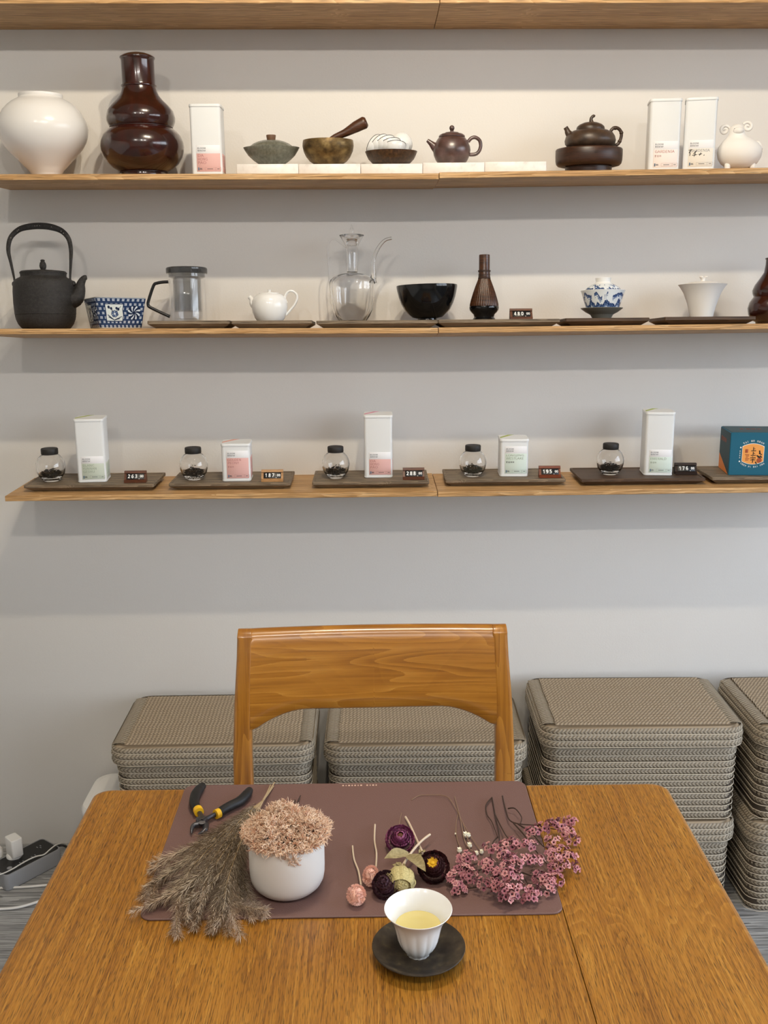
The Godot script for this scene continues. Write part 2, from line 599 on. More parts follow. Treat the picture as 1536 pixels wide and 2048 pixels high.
# print round the square cup: four faces side by side, each with a white panel and a pinwheel on flowered blue
func cup_pattern() -> Image:
	var W := 1024
	var H := 160
	var im := Image.create_empty(W, H, false, Image.FORMAT_RGB8)
	im.fill(hex("273a5c"))
	var white := hex("cfd6dc")
	var dark := hex("16233f")
	var r := RandomNumberGenerator.new()
	r.seed = 7
	for f in 4:
		var x0 := f * 256
		for gy in 7:
			for gx in 10:
				var cx := x0 + 13 + gx * 25.6 + (12.8 if gy % 2 else 0.0)
				var cy := 13 + gy * 22.5
				for k in 4:
					var a := PI / 4 + PI / 2 * k
					disc(im, cx + cos(a) * 4.6, cy + sin(a) * 4.6, 3.0, 3.0, white)
				disc(im, cx, cy, 2.0, 2.0, dark)
		var px := x0 + 92
		im.fill_rect(Rect2i(px - 52, 32, 104, 92), hex("1d2d4d"))
		im.fill_rect(Rect2i(px - 48, 36, 96, 84), hex("d3d9d6"))
		for q in [[-2, 84, -28, 50], [-2, 84, -14, 56], [6, 82, 16, 56], [6, 82, 36, 46]]: stroke(im, px + q[0], q[1], px + q[2], q[3], 1.4, dark)
		for q in [[-30, 50, 7], [-16, 56, 6], [14, 55, 6], [24, 60, 7]]: disc(im, px + q[0], q[1], q[2], q[2] * 1.1, dark)
		for k in 7:
			var a := TAU * k / 7 + 0.3
			disc(im, px + cos(a) * 13, 84 + sin(a) * 11, 8, 7.5, dark)
			disc(im, px + cos(a) * 13, 84 + sin(a) * 11, 5, 4.5, hex("8fa0bd") if k % 2 else hex("5a6f98"))
		disc(im, px, 84, 6, 6, white)
		for q in [[-40, 90], [-34, 100], [-22, 106], [40, 98], [30, 108]]: stroke(im, px, 116, px + q[0], q[1], 2.0, dark)
		var wx := x0 + 204
		disc(im, wx, 78, 36, 38, dark)
		for k in 8:
			var a := TAU * k / 8
			for q in 6:
				var rr := 10.0 + q * 4.2
				disc(im, wx + cos(a + q * 0.07) * rr, 78 + sin(a + q * 0.07) * rr, 1.5 + q * 0.75, 1.5 + q * 0.75, white)
		im.fill_rect(Rect2i(x0, 0, 256, 5), hex("b9c0c4"))
		im.fill_rect(Rect2i(x0, H - 6, 256, 6), hex("a79f92"))
	return im

# blue hills, trees and water painted round a white body
func landscape(W: int, H: int, sd: int) -> Image:
	var im := Image.create_empty(W, H, false, Image.FORMAT_RGB8)
	im.fill(hex("e6ebed"))
	var n := FastNoiseLite.new()
	n.seed = sd
	n.frequency = 0.03
	var d := FastNoiseLite.new()
	d.seed = sd + 3
	d.frequency = 0.09
	for x in W:
		for y in H:
			var v := float(y) / H
			var far := 0.30 + n.get_noise_2d(x * 0.8, 3.0) * 0.30
			var near := 0.62 + n.get_noise_2d(x * 1.1, 60.0) * 0.36
			var g := d.get_noise_2d(x, y * 1.6)
			if v > far and v < far + 0.17 + g * 0.2 and n.get_noise_2d(x * 0.6, 20.0) > -0.15:
				im.set_pixel(x, y, hex("28406e").lerp(hex("6f88b4"), clampf((v - far) * 5.0, 0, 1)))
			elif v > near and v < near + 0.34 + g * 0.2 and v < 0.95:
				im.set_pixel(x, y, hex("1f3562").lerp(hex("8ba4c8"), clampf(g * 1.4 + (v - near) * 2.0, 0, 1)))
	return im

# ---------------------------------------------------------------- room
func ceiling_lamp(x: float, y: float, z: float, c: Color, e: float) -> void:
	var side := "above the table" if z > -0.6 else "nearest the shelf wall"
	var t := thing("ceiling_lamp", "small round ceiling downlight " + side + (", left one" if x < -0.2 else (", right one" if x > 0.1 else ", middle one")), "lamp", Vector3(x, y, z), Vector3.ZERO, "ceiling downlights")
	begin()
	lathe([0.0, 2.85 - y, 0.008, 2.85 - y, 0.008, 0.07], 1, 1, 12)
	part("stem", M.lamp_metal, t)
	begin()
	lathe([0.036, 0.012, 0.040, 0.012, 0.040, 0.07, 0.0, 0.075], 1, 1, 28)
	part("housing", M.lamp_metal, t)
	begin()
	lathe([0.0, 0.014, 0.036, 0.014, 0.036, 0.018, 0.0, 0.018], 1, 1, 28)
	part("lamp_glow", M.lamp_glow, t)
	var l := SpotLight3D.new()
	l.name = "lamp_light"
	l.light_color = c
	l.light_energy = e
	l.light_size = 0.022
	l.spot_range = 12.0
	l.spot_attenuation = 2.0
	l.spot_angle = 84.0
	l.spot_angle_attenuation = 0.05
	l.rotation.x = -PI / 2
	l.shadow_enabled = true
	l.position = Vector3(0, -0.03, 0)
	t.add_child(l)

func boxes(list: Array) -> void:
	for b in list: block(Vector3((b[0] + b[1]) / 2, (b[2] + b[3]) / 2, (b[4] + b[5]) / 2), Vector3(b[1] - b[0], b[3] - b[2], b[5] - b[4]), 0.0006, 0.0005, 1)

func room() -> void:
	begin()
	boxes([[-2.72, 2.52, -0.1, 2.95, -2.65, -2.53]])
	structure(part("wall_back", M.wall_paint), "off-white painted wall that carries the oak shelves", "wall")
	begin()
	boxes([[-2.72, -2.6, -0.1, 2.95, -2.53, 3.2]])
	structure(part("wall_left", M.wall_paint), "plain off-white wall on the left, out of the picture", "wall")
	begin()
	boxes([[-2.72, 2.52, -0.1, 2.95, 3.2, 3.32]])
	structure(part("wall_front", M.wall_paint), "plain off-white wall behind the viewer", "wall")
	begin()
	boxes([[2.4, 2.52, -0.1, 0.3, -2.53, 3.2], [2.4, 2.52, 2.5, 2.95, -2.53, 3.2], [2.4, 2.52, 0.3, 2.5, -2.53, -1.95], [2.4, 2.52, 0.3, 2.5, 1.05, 3.2]])
	structure(part("wall_right", M.wall_paint), "off-white wall on the right with a wide window opening", "wall")
	begin()
	boxes([[-2.6, 2.4, 2.85, 2.95, -2.53, 3.2]])
	structure(part("ceiling", M.ceiling_paint), "flat white ceiling above the shelves", "ceiling")
	begin()
	boxes([[-2.6, 2.4, -0.1, -0.006, -2.53, 3.2]])
	var fl := part("floor", M.floor_wood)
	structure(fl, "grey wood plank floor under the table and baskets", "floor")
	var meshes := []
	for k in 4:
		begin()
		block(Vector3(0, -0.003 + k * 3.1, 0), Vector3(1.214, 0.006, 0.158), 0.0005, 0.0008, 1)
		meshes.append(done())
	for i in 32:
		for j in 5:
			var k := rng.randi() % 4
			var p := put("plank", meshes[k], M.floor_wood, fl)
			var x := -2.6 + 0.3 + j * 1.216 + (i * 0.47 - floorf(i * 0.47)) * 0.6 - 0.3
			if x > 2.2: x = 2.2 - 0.41
			p.position = Vector3(clampf(x, -1.99, 1.79), -k * 3.1 + rng.randf() * 0.0006, -2.45 + i * 0.160)
	var w := Node3D.new()
	w.name = "window_1"
	add_child(w, true)
	structure(w, "wide shop window with dark frame in the right wall", "window")
	begin()
	boxes([[2.42, 2.48, 0.3, 0.36, -1.95, 1.05], [2.42, 2.48, 2.44, 2.5, -1.95, 1.05], [2.42, 2.48, 0.36, 2.44, -1.95, -1.89], [2.42, 2.48, 0.36, 2.44, 0.99, 1.05], [2.42, 2.48, 0.36, 2.44, -0.93, -0.88], [2.42, 2.48, 0.36, 2.44, 0.03, 0.08], [2.43, 2.47, 1.85, 1.89, -1.89, 0.99]])
	part("window_frame", M.frame_paint, w)
	for z in [[-1.89, -0.93], [-0.88, 0.03], [0.08, 0.99]]:
		begin()
		boxes([[2.447, 2.453, 0.36, 1.85, z[0], z[1]]])
		part("pane", M.window_glass, w)
		begin()
		boxes([[2.447, 2.453, 1.89, 2.44, z[0], z[1]]])
		part("pane", M.window_glass, w)

# ---------------------------------------------------------------- table and chair
func corner_ring(x0: float, x1: float, z0: float, z1: float, r: Array, y: float, n := 5) -> Array:
	var out := []
	for q in 4:
		var sx: float = [1, -1, -1, 1][q]
		var sz: float = [1, 1, -1, -1][q]
		var rr: float = r[q]
		var cx := (x1 if sx > 0 else x0) - sx * rr
		var cz := (z1 if sz > 0 else z0) - sz * rr
		for k in n + 1:
			var a := PI / 2 * (q + float(k) / n)
			out.append(Vector3(cx + cos(a) * rr, y, cz + sin(a) * rr))
	return out

func table_and_chair() -> void:
	var t := thing("dining_table", "warm oak dining table with rounded corners under the mauve mat", "table", Vector3(0.005, 0, -1.434))
	var xs := [-0.436, 0.222, 0.437]
	for i in [0, 2]:
		var shift := Vector3(0, 0, [0.0, 0.41, 0.77][i])
		begin()
		var x0: float = xs[i / 2] + (0.0 if i == 0 else 0.0003)
		var x1: float = xs[i / 2 + 1] - (0.0 if i == 2 else 0.0003)
		var rl := 0.022 if i == 0 else 0.0006
		var rr := 0.022 if i == 2 else 0.0006
		var rows := []
		for q in [[-0.028, 0.005], [-0.0265, 0.0015], [-0.023, 0.0], [-0.006, 0.0], [-0.0022, 0.0010], [-0.0006, 0.0032], [0.0, 0.0065]]:
			var b: float = q[1]
			var bl: float = b if i == 0 else minf(b, 0.0004)
			var br: float = b if i == 2 else minf(b, 0.0004)
			rows.append(corner_ring(x0 + bl, x1 - br, b, 0.92 - b, [rr, rl, rl, rr], 0.75 + q[0]))
		X = Transform3D(Basis.IDENTITY, shift)
		loft(rows, true, false, 3, 60.0)
		var o := part("tabletop_board", M.table_oak, t)
		o.position = -shift
	for sx in [-1, 1]:
		for z in [0.07, 0.85]:
			begin()
			loft([rrect(0.036, 0.036, 0.008, 0.0), rrect(0.055, 0.055, 0.01, 0.65), rrect(0.055, 0.055, 0.01, 0.722)], true, false, 3)
			var leg := part("leg", M.table_oak, t)
			leg.position = Vector3(sx * 0.375, 0, z)
	begin()
	boxes([[-0.35, 0.35, 0.65, 0.722, 0.055, 0.078], [-0.35, 0.35, 0.65, 0.722, 0.842, 0.865], [-0.387, -0.364, 0.65, 0.722, 0.095, 0.825], [0.364, 0.387, 0.65, 0.722, 0.095, 0.825]])
	part("apron", M.table_oak, t)

	var c := thing("dining_chair", "glossy honey-brown wooden chair with a solid arched backrest behind the table", "chair", Vector3(-0.0055, 0, -1.70), Vector3(0, 0.023, 0))
	# backrest section: y up the panel, z leaning back, rounded over at the top
	var lean := func(y: float) -> float: return -0.012 - (y - 0.62) * 0.10 - pow(maxf(y - 0.62, 0.0), 2) * 0.12
	begin()
	var rows := []
	for i in 41:
		var u := float(i) / 40 * 2.0 - 1.0
		var x := u * 0.2225
		var e := clampf((absf(x) - 0.118) / 0.0985, 0.0, 1.0)
		var yb := 0.7475 - 0.036 * pow(e, 1.9) - 0.0015 * cos(u * 3.0)
		var curve := 0.010 * u * u
		var ring := []
		var yt := 0.893
		for k in 7:
			var a := PI / 2 - PI * k / 6.0
			ring.append(Vector3(x, yt - 0.0085 + sin(a) * 0.0085, lean.call(yt) - 0.0190 + curve - cos(a) * 0.0085))
		# down the back, round the lower edge, up the front
		for k in 5:
			var y := lerpf(yt - 0.03, yb, float(k + 1) / 5)
			ring.append(Vector3(x, y + (0.004 if k == 4 else 0.0), lean.call(y) - 0.026 + curve))
		ring.append(Vector3(x, yb, lean.call(yb) - 0.021 + curve))
		ring.append(Vector3(x, yb, lean.call(yb) - 0.005 + curve))
		for k in 6:
			var y := lerpf(yb, yt - 0.0190, float(k) / 5)
			ring.append(Vector3(x, y + (0.004 if k == 0 else 0.0), lean.call(y) + curve))
		for k in 6:
			var a := PI / 2 * (k + 1) / 7.0
			ring.append(Vector3(x, yt - 0.0190 + sin(a) * 0.0190, lean.call(yt) - 0.0190 + curve + cos(a) * 0.0190))
		rows.append(ring)
	# ring order: top, back, lower edge, front
	loft(rows, true, false, 3, 80.0)
	part("backrest", M.chair_wood, c)
	for s in [-1, 1]:
		begin()
		var pr := []
		for q in [[0.0, 0.222, 0.034, 0.06], [0.43, 0.236, 0.037, 0.006], [0.56, 0.2385, 0.036, 0.0], [0.66, 0.2385, 0.0345, 0.0], [0.76, 0.2355, 0.031, 0.0], [0.84, 0.2308, 0.028, 0.0], [0.878, 0.2293, 0.0272, 0.0]]:
			var y: float = q[0]
			var zz: float = (lean.call(y) if y > 0.5 else -0.005 - q[3]) + 0.010
			var w: float = q[2]
			var d := 0.029 if y > 0.5 else 0.036
			var ring := []
			for p in rrect(w, d, 0.006, y): ring.append(p + Vector3(s * q[1], 0, zz - d / 2 + 0.001))
			pr.append(ring)
		for k in 5:
			var a := PI / 2 * (k + 1) / 5.0
			var ring := []
			var y := 0.878 + sin(a) * 0.0165
			for p in rrect(0.0272 - 0.003 * sin(a), maxf(0.029 * cos(a), 0.004), 0.0015, y): ring.append(p + Vector3(s * 0.2293, 0, lean.call(y) + 0.010 - 0.0145 + 0.001))
			pr.append(ring)
		loft(pr, true, false, 3, 60.0)
		part("back_post", M.chair_post_wood, c)
	begin()
	loft([rrect(0.43, 0.40, 0.03, 0.435, 5, 0, 0.20), rrect(0.45, 0.42, 0.04, 0.44, 5, 0, 0.20), rrect(0.45, 0.42, 0.04, 0.462, 5, 0, 0.20), rrect(0.43, 0.40, 0.03, 0.468, 5, 0, 0.20)], true, false, 3)
	part("seat", M.chair_wood, c)
	for s in [-1, 1]:
		begin()
		loft([rrect(0.028, 0.028, 0.007, 0.0), rrect(0.04, 0.04, 0.008, 0.436)], true, false, 3)
		var leg := part("leg", M.chair_post_wood, c)
		leg.position = Vector3(s * 0.19, 0, 0.37)
	begin()
	boxes([[-0.21, 0.21, 0.39, 0.436, 0.01, 0.03], [-0.17, 0.17, 0.39, 0.436, 0.36, 0.38], [-0.205, -0.185, 0.39, 0.436, 0.03, 0.35], [0.185, 0.205, 0.39, 0.436, 0.03, 0.35]])
	part("seat_rail", M.chair_wood, c)

# ---------------------------------------------------------------- baskets
# a woven band round a rounded rectangle; u runs with the true length so the braid keeps its size
func band(w: float, d: float, r: float, y0: float, y1: float, bulge: float) -> void:
	next_group()
	var rows := []
	var steps := 6
	for i in steps + 1:
		var v := float(i) / steps
		var o := bulge * pow(sin(PI * v), 0.6)
		rows.append(rrect(w + 2 * o, d + 2 * o, r + o, lerpf(y0, y1, v), 5))
	var n: int = rows[0].size()
	var len := [0.0]
	for j in n: len.append(len[-1] + rows[0][j].distance_to(rows[0][(j + 1) % n]) / 0.072)
	for i in steps:
		for j in n:
			var k := (j + 1) % n
			var v0 := float(i) / steps
			var v1 := float(i + 1) / steps
			vtx(rows[i][j], Vector2(len[j], v0)); vtx(rows[i][k], Vector2(len[j + 1], v0)); vtx(rows[i + 1][k], Vector2(len[j + 1], v1))
			vtx(rows[i][j], Vector2(len[j], v0)); vtx(rows[i + 1][k], Vector2(len[j + 1], v1)); vtx(rows[i + 1][j], Vector2(len[j], v1))

# a woven strip lying flat, "l" long in x and "w" wide in z
func strip(l: float, w: float, h: float) -> void:
	next_group()
	var rows := []
	for i in 6:
		var v := float(i) / 5
		var a := []
		for j in 2: a.append(Vector3(-l / 2 if j == 0 else l / 2, h * pow(sin(PI * v), 0.6), w / 2 - w * v))
		rows.append(a)
	for i in 5:
		var v0 := i / 5.0
		var v1 := (i + 1) / 5.0
		var q := l / 0.072
		vtx(rows[i][0], Vector2(0, v0)); vtx(rows[i + 1][0], Vector2(0, v1)); vtx(rows[i + 1][1], Vector2(q, v1))
		vtx(rows[i][0], Vector2(0, v0)); vtx(rows[i + 1][1], Vector2(q, v1)); vtx(rows[i][1], Vector2(q, v0))

func make_basket() -> Node3D:
	var t := thing("storage_basket", "", "basket", Vector3.ZERO, Vector3.ZERO, "woven lidded baskets along the wall")
	var p := 0.0168
	begin()
	loft([rrect(0.448, 0.278, 0.03, 0.002), rrect(0.452, 0.282, 0.03, 0.198)], true, false, 3)
	part("lining", M.basket_inside, t)
	var bands := []
	for k in 2:
		begin()
		band(0.456 - 0.004 * k, 0.286 - 0.003 * k, 0.034, 0.0, p, 0.0032)
		bands.append(done())
	for i in 12:
		var o := put("woven_band", bands[i % 2], M.seagrass, t)
		o.position = Vector3(rng.randf_range(-0.0012, 0.0012), i * p, rng.randf_range(-0.001, 0.001))
		o.scale = Vector3(1.0 - 0.0022 * (11 - i), 1, 1.0 - 0.0022 * (11 - i))
	begin()
	for i in 13:
		var ring := []
		for q in rrect(0.4585, 0.2885, 0.035, i * p, 5): ring.append(Vector3(q.x + rng.randf_range(-0.0004, 0.0004), q.y + rng.randf_range(-0.0006, 0.0006), q.z))
		ring.append(ring[0])
		tube(ring, 0.0011, 4, false)
	part("stitching", M.stitch, t)
	# the lid: a rim of three bands and a top of straight woven rows framed by plain strips
	begin()
	loft([rrect(0.47, 0.304, 0.036, 0.196), rrect(0.474, 0.308, 0.04, 0.238), rrect(0.45, 0.29, 0.03, 0.2445)], true, false, 3)
	var lid := part("lid", M.seagrass_warm, t)
	begin()
	band(0.474, 0.308, 0.04, 0.0, p, 0.0042)
	var lb := done()
	for i in 3:
		var o := put("lid_band", lb, M.seagrass, lid)
		o.position = Vector3(0, 0.1945 + i * p - (0.002 if i == 2 else 0.0), rng.randf_range(-0.0008, 0.0008))
		if i == 2: o.scale = Vector3(0.992, 1, 0.99)
	begin()
	for i in 3:
		var ring := []
		for q in rrect(0.4765, 0.3105, 0.042, 0.1945 + i * p, 5): ring.append(q + Vector3(0, rng.randf_range(-0.0006, 0.0006), 0))
		ring.append(ring[0])
		tube(ring, 0.0012, 4, false)
	part("stitching", M.stitch, lid)
	begin()
	strip(0.408, 0.0121, 0.0058)
	var rowm := done()
	for i in 21:
		var o := put("woven_row", rowm, M.seagrass_warm, lid)
		o.position = Vector3(rng.randf_range(-0.001, 0.001), 0.2440 + rng.randf_range(-0.0003, 0.0003), -0.132 + i * 0.0131)
	begin()
	strip(0.262, 0.032, 0.0034)
	var side := done()
	for s in [-1, 1]:
		var o := put("border_strip", side, M.seagrass, lid)
		o.position = Vector3(s * 0.2175, 0.2440, 0.0)
		o.rotation.y = PI / 2
	return t

func basket_stacks() -> void:
	var b := make_basket()
	var spots := [
		[-0.388, -2.350, 0.898, 0.010, ["lidded woven basket under the far left of the chair, top of its stack", "bottom basket of the stack behind the table's left rear corner"]],
		[0.114, -2.345, 0.898, -0.006, ["lidded woven basket seen through the chair back, right of its gap", "bottom basket of the stack behind the chair, hidden by the table"]],
		[0.622, -2.345, 0.975, -0.012, ["taller-standing lidded woven basket right of the chair, curled lid on top", "lower woven basket right of the table, under the one with the curled lid"]],
		[1.122, -2.340, 0.975, 0.016, ["lidded woven basket cut by the right picture edge, upper of two", "lower woven basket at the right picture edge, on the grey floor"]]]
	for i in spots.size():
		var s: Array = spots[i]
		for k in 2:
			var o: Node3D = b
			if i > 0 or k > 0:
				o = b.duplicate()
				o.name = numbered(self, "storage_basket")
				add_child(o, true)
			var sc: float = s[2]
			o.scale = Vector3(1.0, sc, 1.0)
			o.position = Vector3(s[0] + (0.0 if k == 1 else -0.006), 0.0 if k == 0 else 0.2500 * sc, s[1] + (0.004 if k == 0 else 0.0))
			o.rotation.y = s[3] + (0.012 if k == 0 else 0.0)
			o.set_meta("label", s[4][1 - k])

# ---------------------------------------------------------------- shelves
const TILT := 0.0785
const JOINT := 0.1444
# front top height of each shelf at its left end, on both sides of the joint, and at x = 0.93
const LEVELS := {1: [1.0195, 1.0215, 1.0203, 1.0235], 2: [1.3997, 1.3939, 1.3944, 1.3978], 3: [1.7266, 1.7220, 1.7240, 1.7296], 4: [2.0755, 2.0712, 2.0712, 2.0685]}

func shelf_y(level: int, x: float, z: float) -> float:
	var q: Array = LEVELS[level]
	var y: float = lerpf(q[0], q[1], (x + 0.853) / (JOINT + 0.853)) if x < JOINT else lerpf(q[2], q[3], (x - JOINT) / (0.93 - JOINT))
	return y - ((-2.315 - z) * tan(TILT) if level == 2 else 0.0)

func shelves() -> void:
	var words_of := {1: "lowest", 2: "second lowest", 3: "second highest", 4: "topmost"}
	for level in [1, 2, 3, 4]:
		for side in 2:
			var x0 := -0.853 if side == 0 else JOINT + 0.0008
			var x1 := JOINT - 0.0008 if side == 0 else 1.15
			var q: Array = LEVELS[level]
			var slope: float = (q[1] - q[0]) / (JOINT + 0.853) if side == 0 else (q[3] - q[2]) / (0.93 - JOINT)
			var t := 0.0125
			# section in z, y (z = 0 at the wall): flat top, rounded nose, underside thickening towards the back
			var sec := [[0.0, 0.0], [0.2125, 0.0], [0.2147, -0.001], [0.215, -0.003], [0.215, -t + 0.001], [0.2142, -t], [0.165, -t - 0.0035], [0.0, -t - 0.0045]]
			begin()
			var rows := []
			for x in [x0, x0 + 0.0008, x1 - 0.0008, x1]:
				var ring := []
				var inset := 0.0007 if x == x0 or x == x1 else 0.0
				for k in range(sec.size() - 1, -1, -1):
					var zz: float = sec[k][0]
					ring.append(Vector3(x, clampf(sec[k][1], -t - 0.005 + inset, -inset), minf(zz, 0.215 - inset)))
				rows.append(ring)
			X = Transform3D(Basis.IDENTITY, Vector3(0.37 * level + side * 0.5, 0.11 * level, 0))
			loft(rows, true, true, 3)
			var o := part("wall_shelf", M.shelf_oak)
			var b := Basis(Vector3.BACK, atan(slope)) * Basis(Vector3.RIGHT, -TILT if level == 2 else 0.0)
			var y_at0: float = shelf_y(level, x0, -2.53) - x0 * slope
			o.transform = Transform3D(b, Vector3(0, y_at0, -2.53)) * Transform3D(Basis.IDENTITY, -Vector3(0.37 * level + side * 0.5, 0.11 * level, 0))
			tag(o, "%s oak wall shelf, %s board, %s" % [words_of[level], ["left", "right"][side], [["under the jars and tea tins at left", "under the blue box and tins at right"], ["carrying the iron kettle", "carrying the two lidded cups"], ["carrying the gourd flask", "carrying the ram figurine"], ["cut by the top of the picture", "cut by the picture top at right"]][level - 1][side]], "shelf", "oak wall shelves")

# ---------------------------------------------------------------- things on the shelves
func on(level: int, x: float, zdist: float, lift := 0.0) -> Vector3:
	return Vector3(x, shelf_y(level, x, -zdist) + lift, -zdist)

func shelf_thing(called: String, label: String, category: String, level: int, x: float, zdist: float, lift := 0.0, turn := 0.0, group := "") -> Node3D:
	var o := thing(called, label, category, on(level, x, zdist, lift), Vector3.ZERO, group)
	o.basis = Basis(Vector3.RIGHT, -TILT if level == 2 else 0.0) * Basis(Vector3.UP, turn)
	return o

# square tea tin with a labelled front; the coloured label wraps onto the right side
func tea_tin(label: String, level: int, x: float, zdist: float, lift: float, turn: float, h: float, stripe: Material, wash: Material, ink: Material, lines: Array, extras := "") -> Node3D:
	var t := shelf_thing("tea_tin", label, "tin", level, x, zdist, lift, turn, "tall tea tins" if h > 0.12 else "short tea tins")
	var w := 0.0680
	begin()
	loft([rrect(w - 0.002, w - 0.002, 0.006, 0.0), rrect(w, w, 0.007, 0.0012), rrect(w, w, 0.007, 0.0030), rrect(w - 0.0012, w - 0.0012, 0.0066, 0.0036), rrect(w - 0.0012, w - 0.0012, 0.0066, h - 0.006)], true, false, 3)
	part("body", M.tin_white, t)
	begin()
	loft([rrect(w + 0.001, w + 0.001, 0.0076, h - 0.0062), rrect(w + 0.0014, w + 0.0014, 0.0078, h - 0.0050), rrect(w + 0.0014, w + 0.0014, 0.0078, h - 0.0022), rrect(w, w, 0.007, h - 0.0006), rrect(w - 0.003, w - 0.003, 0.006, h)], true, false, 3)
	var lid := part("lid", M.tin_white, t)
	if stripe:
		begin()
		X = Transform3D(Basis(Vector3.RIGHT, -PI / 2), Vector3(0, h, 0))
		slab(PackedVector2Array([Vector2(-0.0325, -0.018), Vector2(-0.0325, -0.004), Vector2(-0.010, 0.0325), Vector2(0.004, 0.0325), Vector2(-0.006, 0.022)]), 0.0, 0.0003)
		part("stripe", stripe, lid)
	var z := w / 2 - 0.0004
	var fx := 0.0065
	var top := 0.062 if h > 0.12 else 0.073
	begin()
	block(Vector3(fx / 2 + 0.0005, top - 0.0085, z), Vector3(w - fx - 0.010, 0.017, 0.0008), 0.0004, 0.0002, 1)
	part("label_panel", M.label_white, t)
	begin()
	block(Vector3(fx / 2 + 0.0005, (top - 0.017 + 0.0075) / 2, z), Vector3(w - fx - 0.010, top - 0.017 - 0.0075, 0.0008), 0.0004, 0.0002, 1)
	var front := part("label_panel", wash, t)
	begin()
	block(Vector3(w / 2 - 0.0004, (top - 0.017 + 0.0075) / 2, 0.004), Vector3(0.0008, top - 0.0245, w - 0.020), 0.0004, 0.0002, 1)
	part("label_panel", wash, t)
	begin()
	for k in 7: block(Vector3(w / 2 + 0.0001, top - 0.022 - k * 0.0034, 0.012 - (k % 3) * 0.001), Vector3(0.0004, 0.0007, 0.034), 0.0001, 0.0001, 1)
	part("fine_print", ink, t)
	var zt := z + 0.0005
	words("BLOOM", t, Vector3(-0.0105, top - 0.0062, zt), 0.0175, 0.0034, M.ink_grey, Vector3.ZERO, true)
	words("BREW", t, Vector3(-0.0105, top - 0.0112, zt), 0.0175, 0.0034, M.ink_grey, Vector3.ZERO, true)
	var y := top - 0.0215
	for k in lines.size():
		var s: String = lines[k]
		var ww := 0.0052 * s.length() + (0.0 if s.length() > 3 else 0.002)
		words(s, t, Vector3(-0.0192 + ww / 2, y - k * 0.0074, zt), ww, 0.0054, ink)
	y -= lines.size() * 0.0074 - 0.0005
	begin()
	block(Vector3(-0.0182, 0.0130, zt), Vector3(0.0028, 0.0062, 0.0003), 0.0001, 0.0001, 1)
	part("mark", M.ink_blue, t)
	begin()
	for q in [[-0.0135, 0.0140, 0.0050], [-0.0132, 0.0122, 0.0056], [0.0065, 0.0130, 0.0125], [0.0245, 0.0130, 0.0050]]:
		block(Vector3(q[0], q[1], zt), Vector3(q[2], 0.0010, 0.0003), 0.0001, 0.0001, 1)
	part("fine_print", M.ink_dark, t)
	begin()
	for q in [[-0.0045, 0.0195], [0.0175, 0.0300]]:
		for yy in [0.0100, 0.0160]: block(Vector3((q[0] + q[1]) / 2, yy, zt - 0.0001), Vector3(q[1] - q[0], 0.0003, 0.0003), 0.0001, 0.0001, 1)
		for xx in q: block(Vector3(xx, 0.0130, zt - 0.0001), Vector3(0.0003, 0.0060, 0.0003), 0.0001, 0.0001, 1)
	part("fine_print", ink, t)
	if extras == "glyphs":
		glyphs(t, Vector3(-0.0192, y - 0.0040, zt), 0.0048, 4, M.ink_dark)
	elif extras == "glyphs3":
		glyphs(t, Vector3(-0.0192, y - 0.0040, zt), 0.0046, 3, ink)
	elif extras == "written":
		begin()
		for q in [[-0.021, 0.036, -0.017, 0.044], [-0.022, 0.042, -0.013, 0.043], [-0.019, 0.030, -0.020, 0.040], [-0.012, 0.034, -0.004, 0.042], [-0.010, 0.028, -0.008, 0.040], [-0.014, 0.031, -0.003, 0.033], [0.001, 0.030, 0.004, 0.037], [-0.001, 0.033, 0.007, 0.034], [0.010, 0.030, 0.011, 0.032]]:
			tube([Vector3(q[0], q[1], zt), Vector3((q[0] + q[2]) / 2 + 0.001, (q[1] + q[3]) / 2, zt), Vector3(q[2], q[3], zt)], [0.0006, 0.0010, 0.0004], 5, true, 0.3)
		part("handwriting", M.ink_black, t)
	return t

# small square characters built of strokes (not legible in the photograph either)
func glyphs(t: Node3D, at: Vector3, s: float, n: int, m: Material, turn := Vector3.ZERO) -> void:
	var sets := [
		[[0, 1, 1, 1], [0.2, 0.7, 0.8, 0.7], [0.2, 0, 0.2, 0.7], [0.8, 0, 0.8, 0.7], [0.2, 0, 0.8, 0], [0.4, 0.3, 0.4, 1], [0.6, 0.3, 0.6, 1]],
		[[0.1, 0.9, 0.1, 0.1], [0.3, 0.9, 1, 0.9], [0.3, 0.6, 1, 0.6], [0.35, 0.3, 0.95, 0.3], [0.6, 0, 0.6, 0.9], [0.3, 0, 1, 0]],
		[[0, 0.85, 0.4, 0.85], [0.2, 0, 0.2, 1], [0, 0.4, 0.4, 0.4], [0.55, 0.9, 1, 0.9], [0.55, 0.5, 1, 0.5], [0.55, 0, 0.55, 0.9], [1, 0, 1, 0.9]],
		[[0, 0.7, 1, 0.7], [0, 0.35, 1, 0.35], [0.3, 0, 0.3, 1], [0.7, 0, 0.7, 1]]]
	begin()
	for i in n:
		for q in sets[i % 4]:
			var a := Vector3(q[0], q[1], 0) * s * 0.8
			var b := Vector3(q[2], q[3], 0) * s * 0.8
			var d := b - a
			block(Vector3(i * s * 1.08, 0, 0) + (a + b) / 2, Vector3(absf(d.x) + s * 0.09, absf(d.y) + s * 0.09, 0.0003), 0.0001, 0.0001, 1)
	var o := part("lettering", m, t)
	o.position = at
	o.rotation = turn

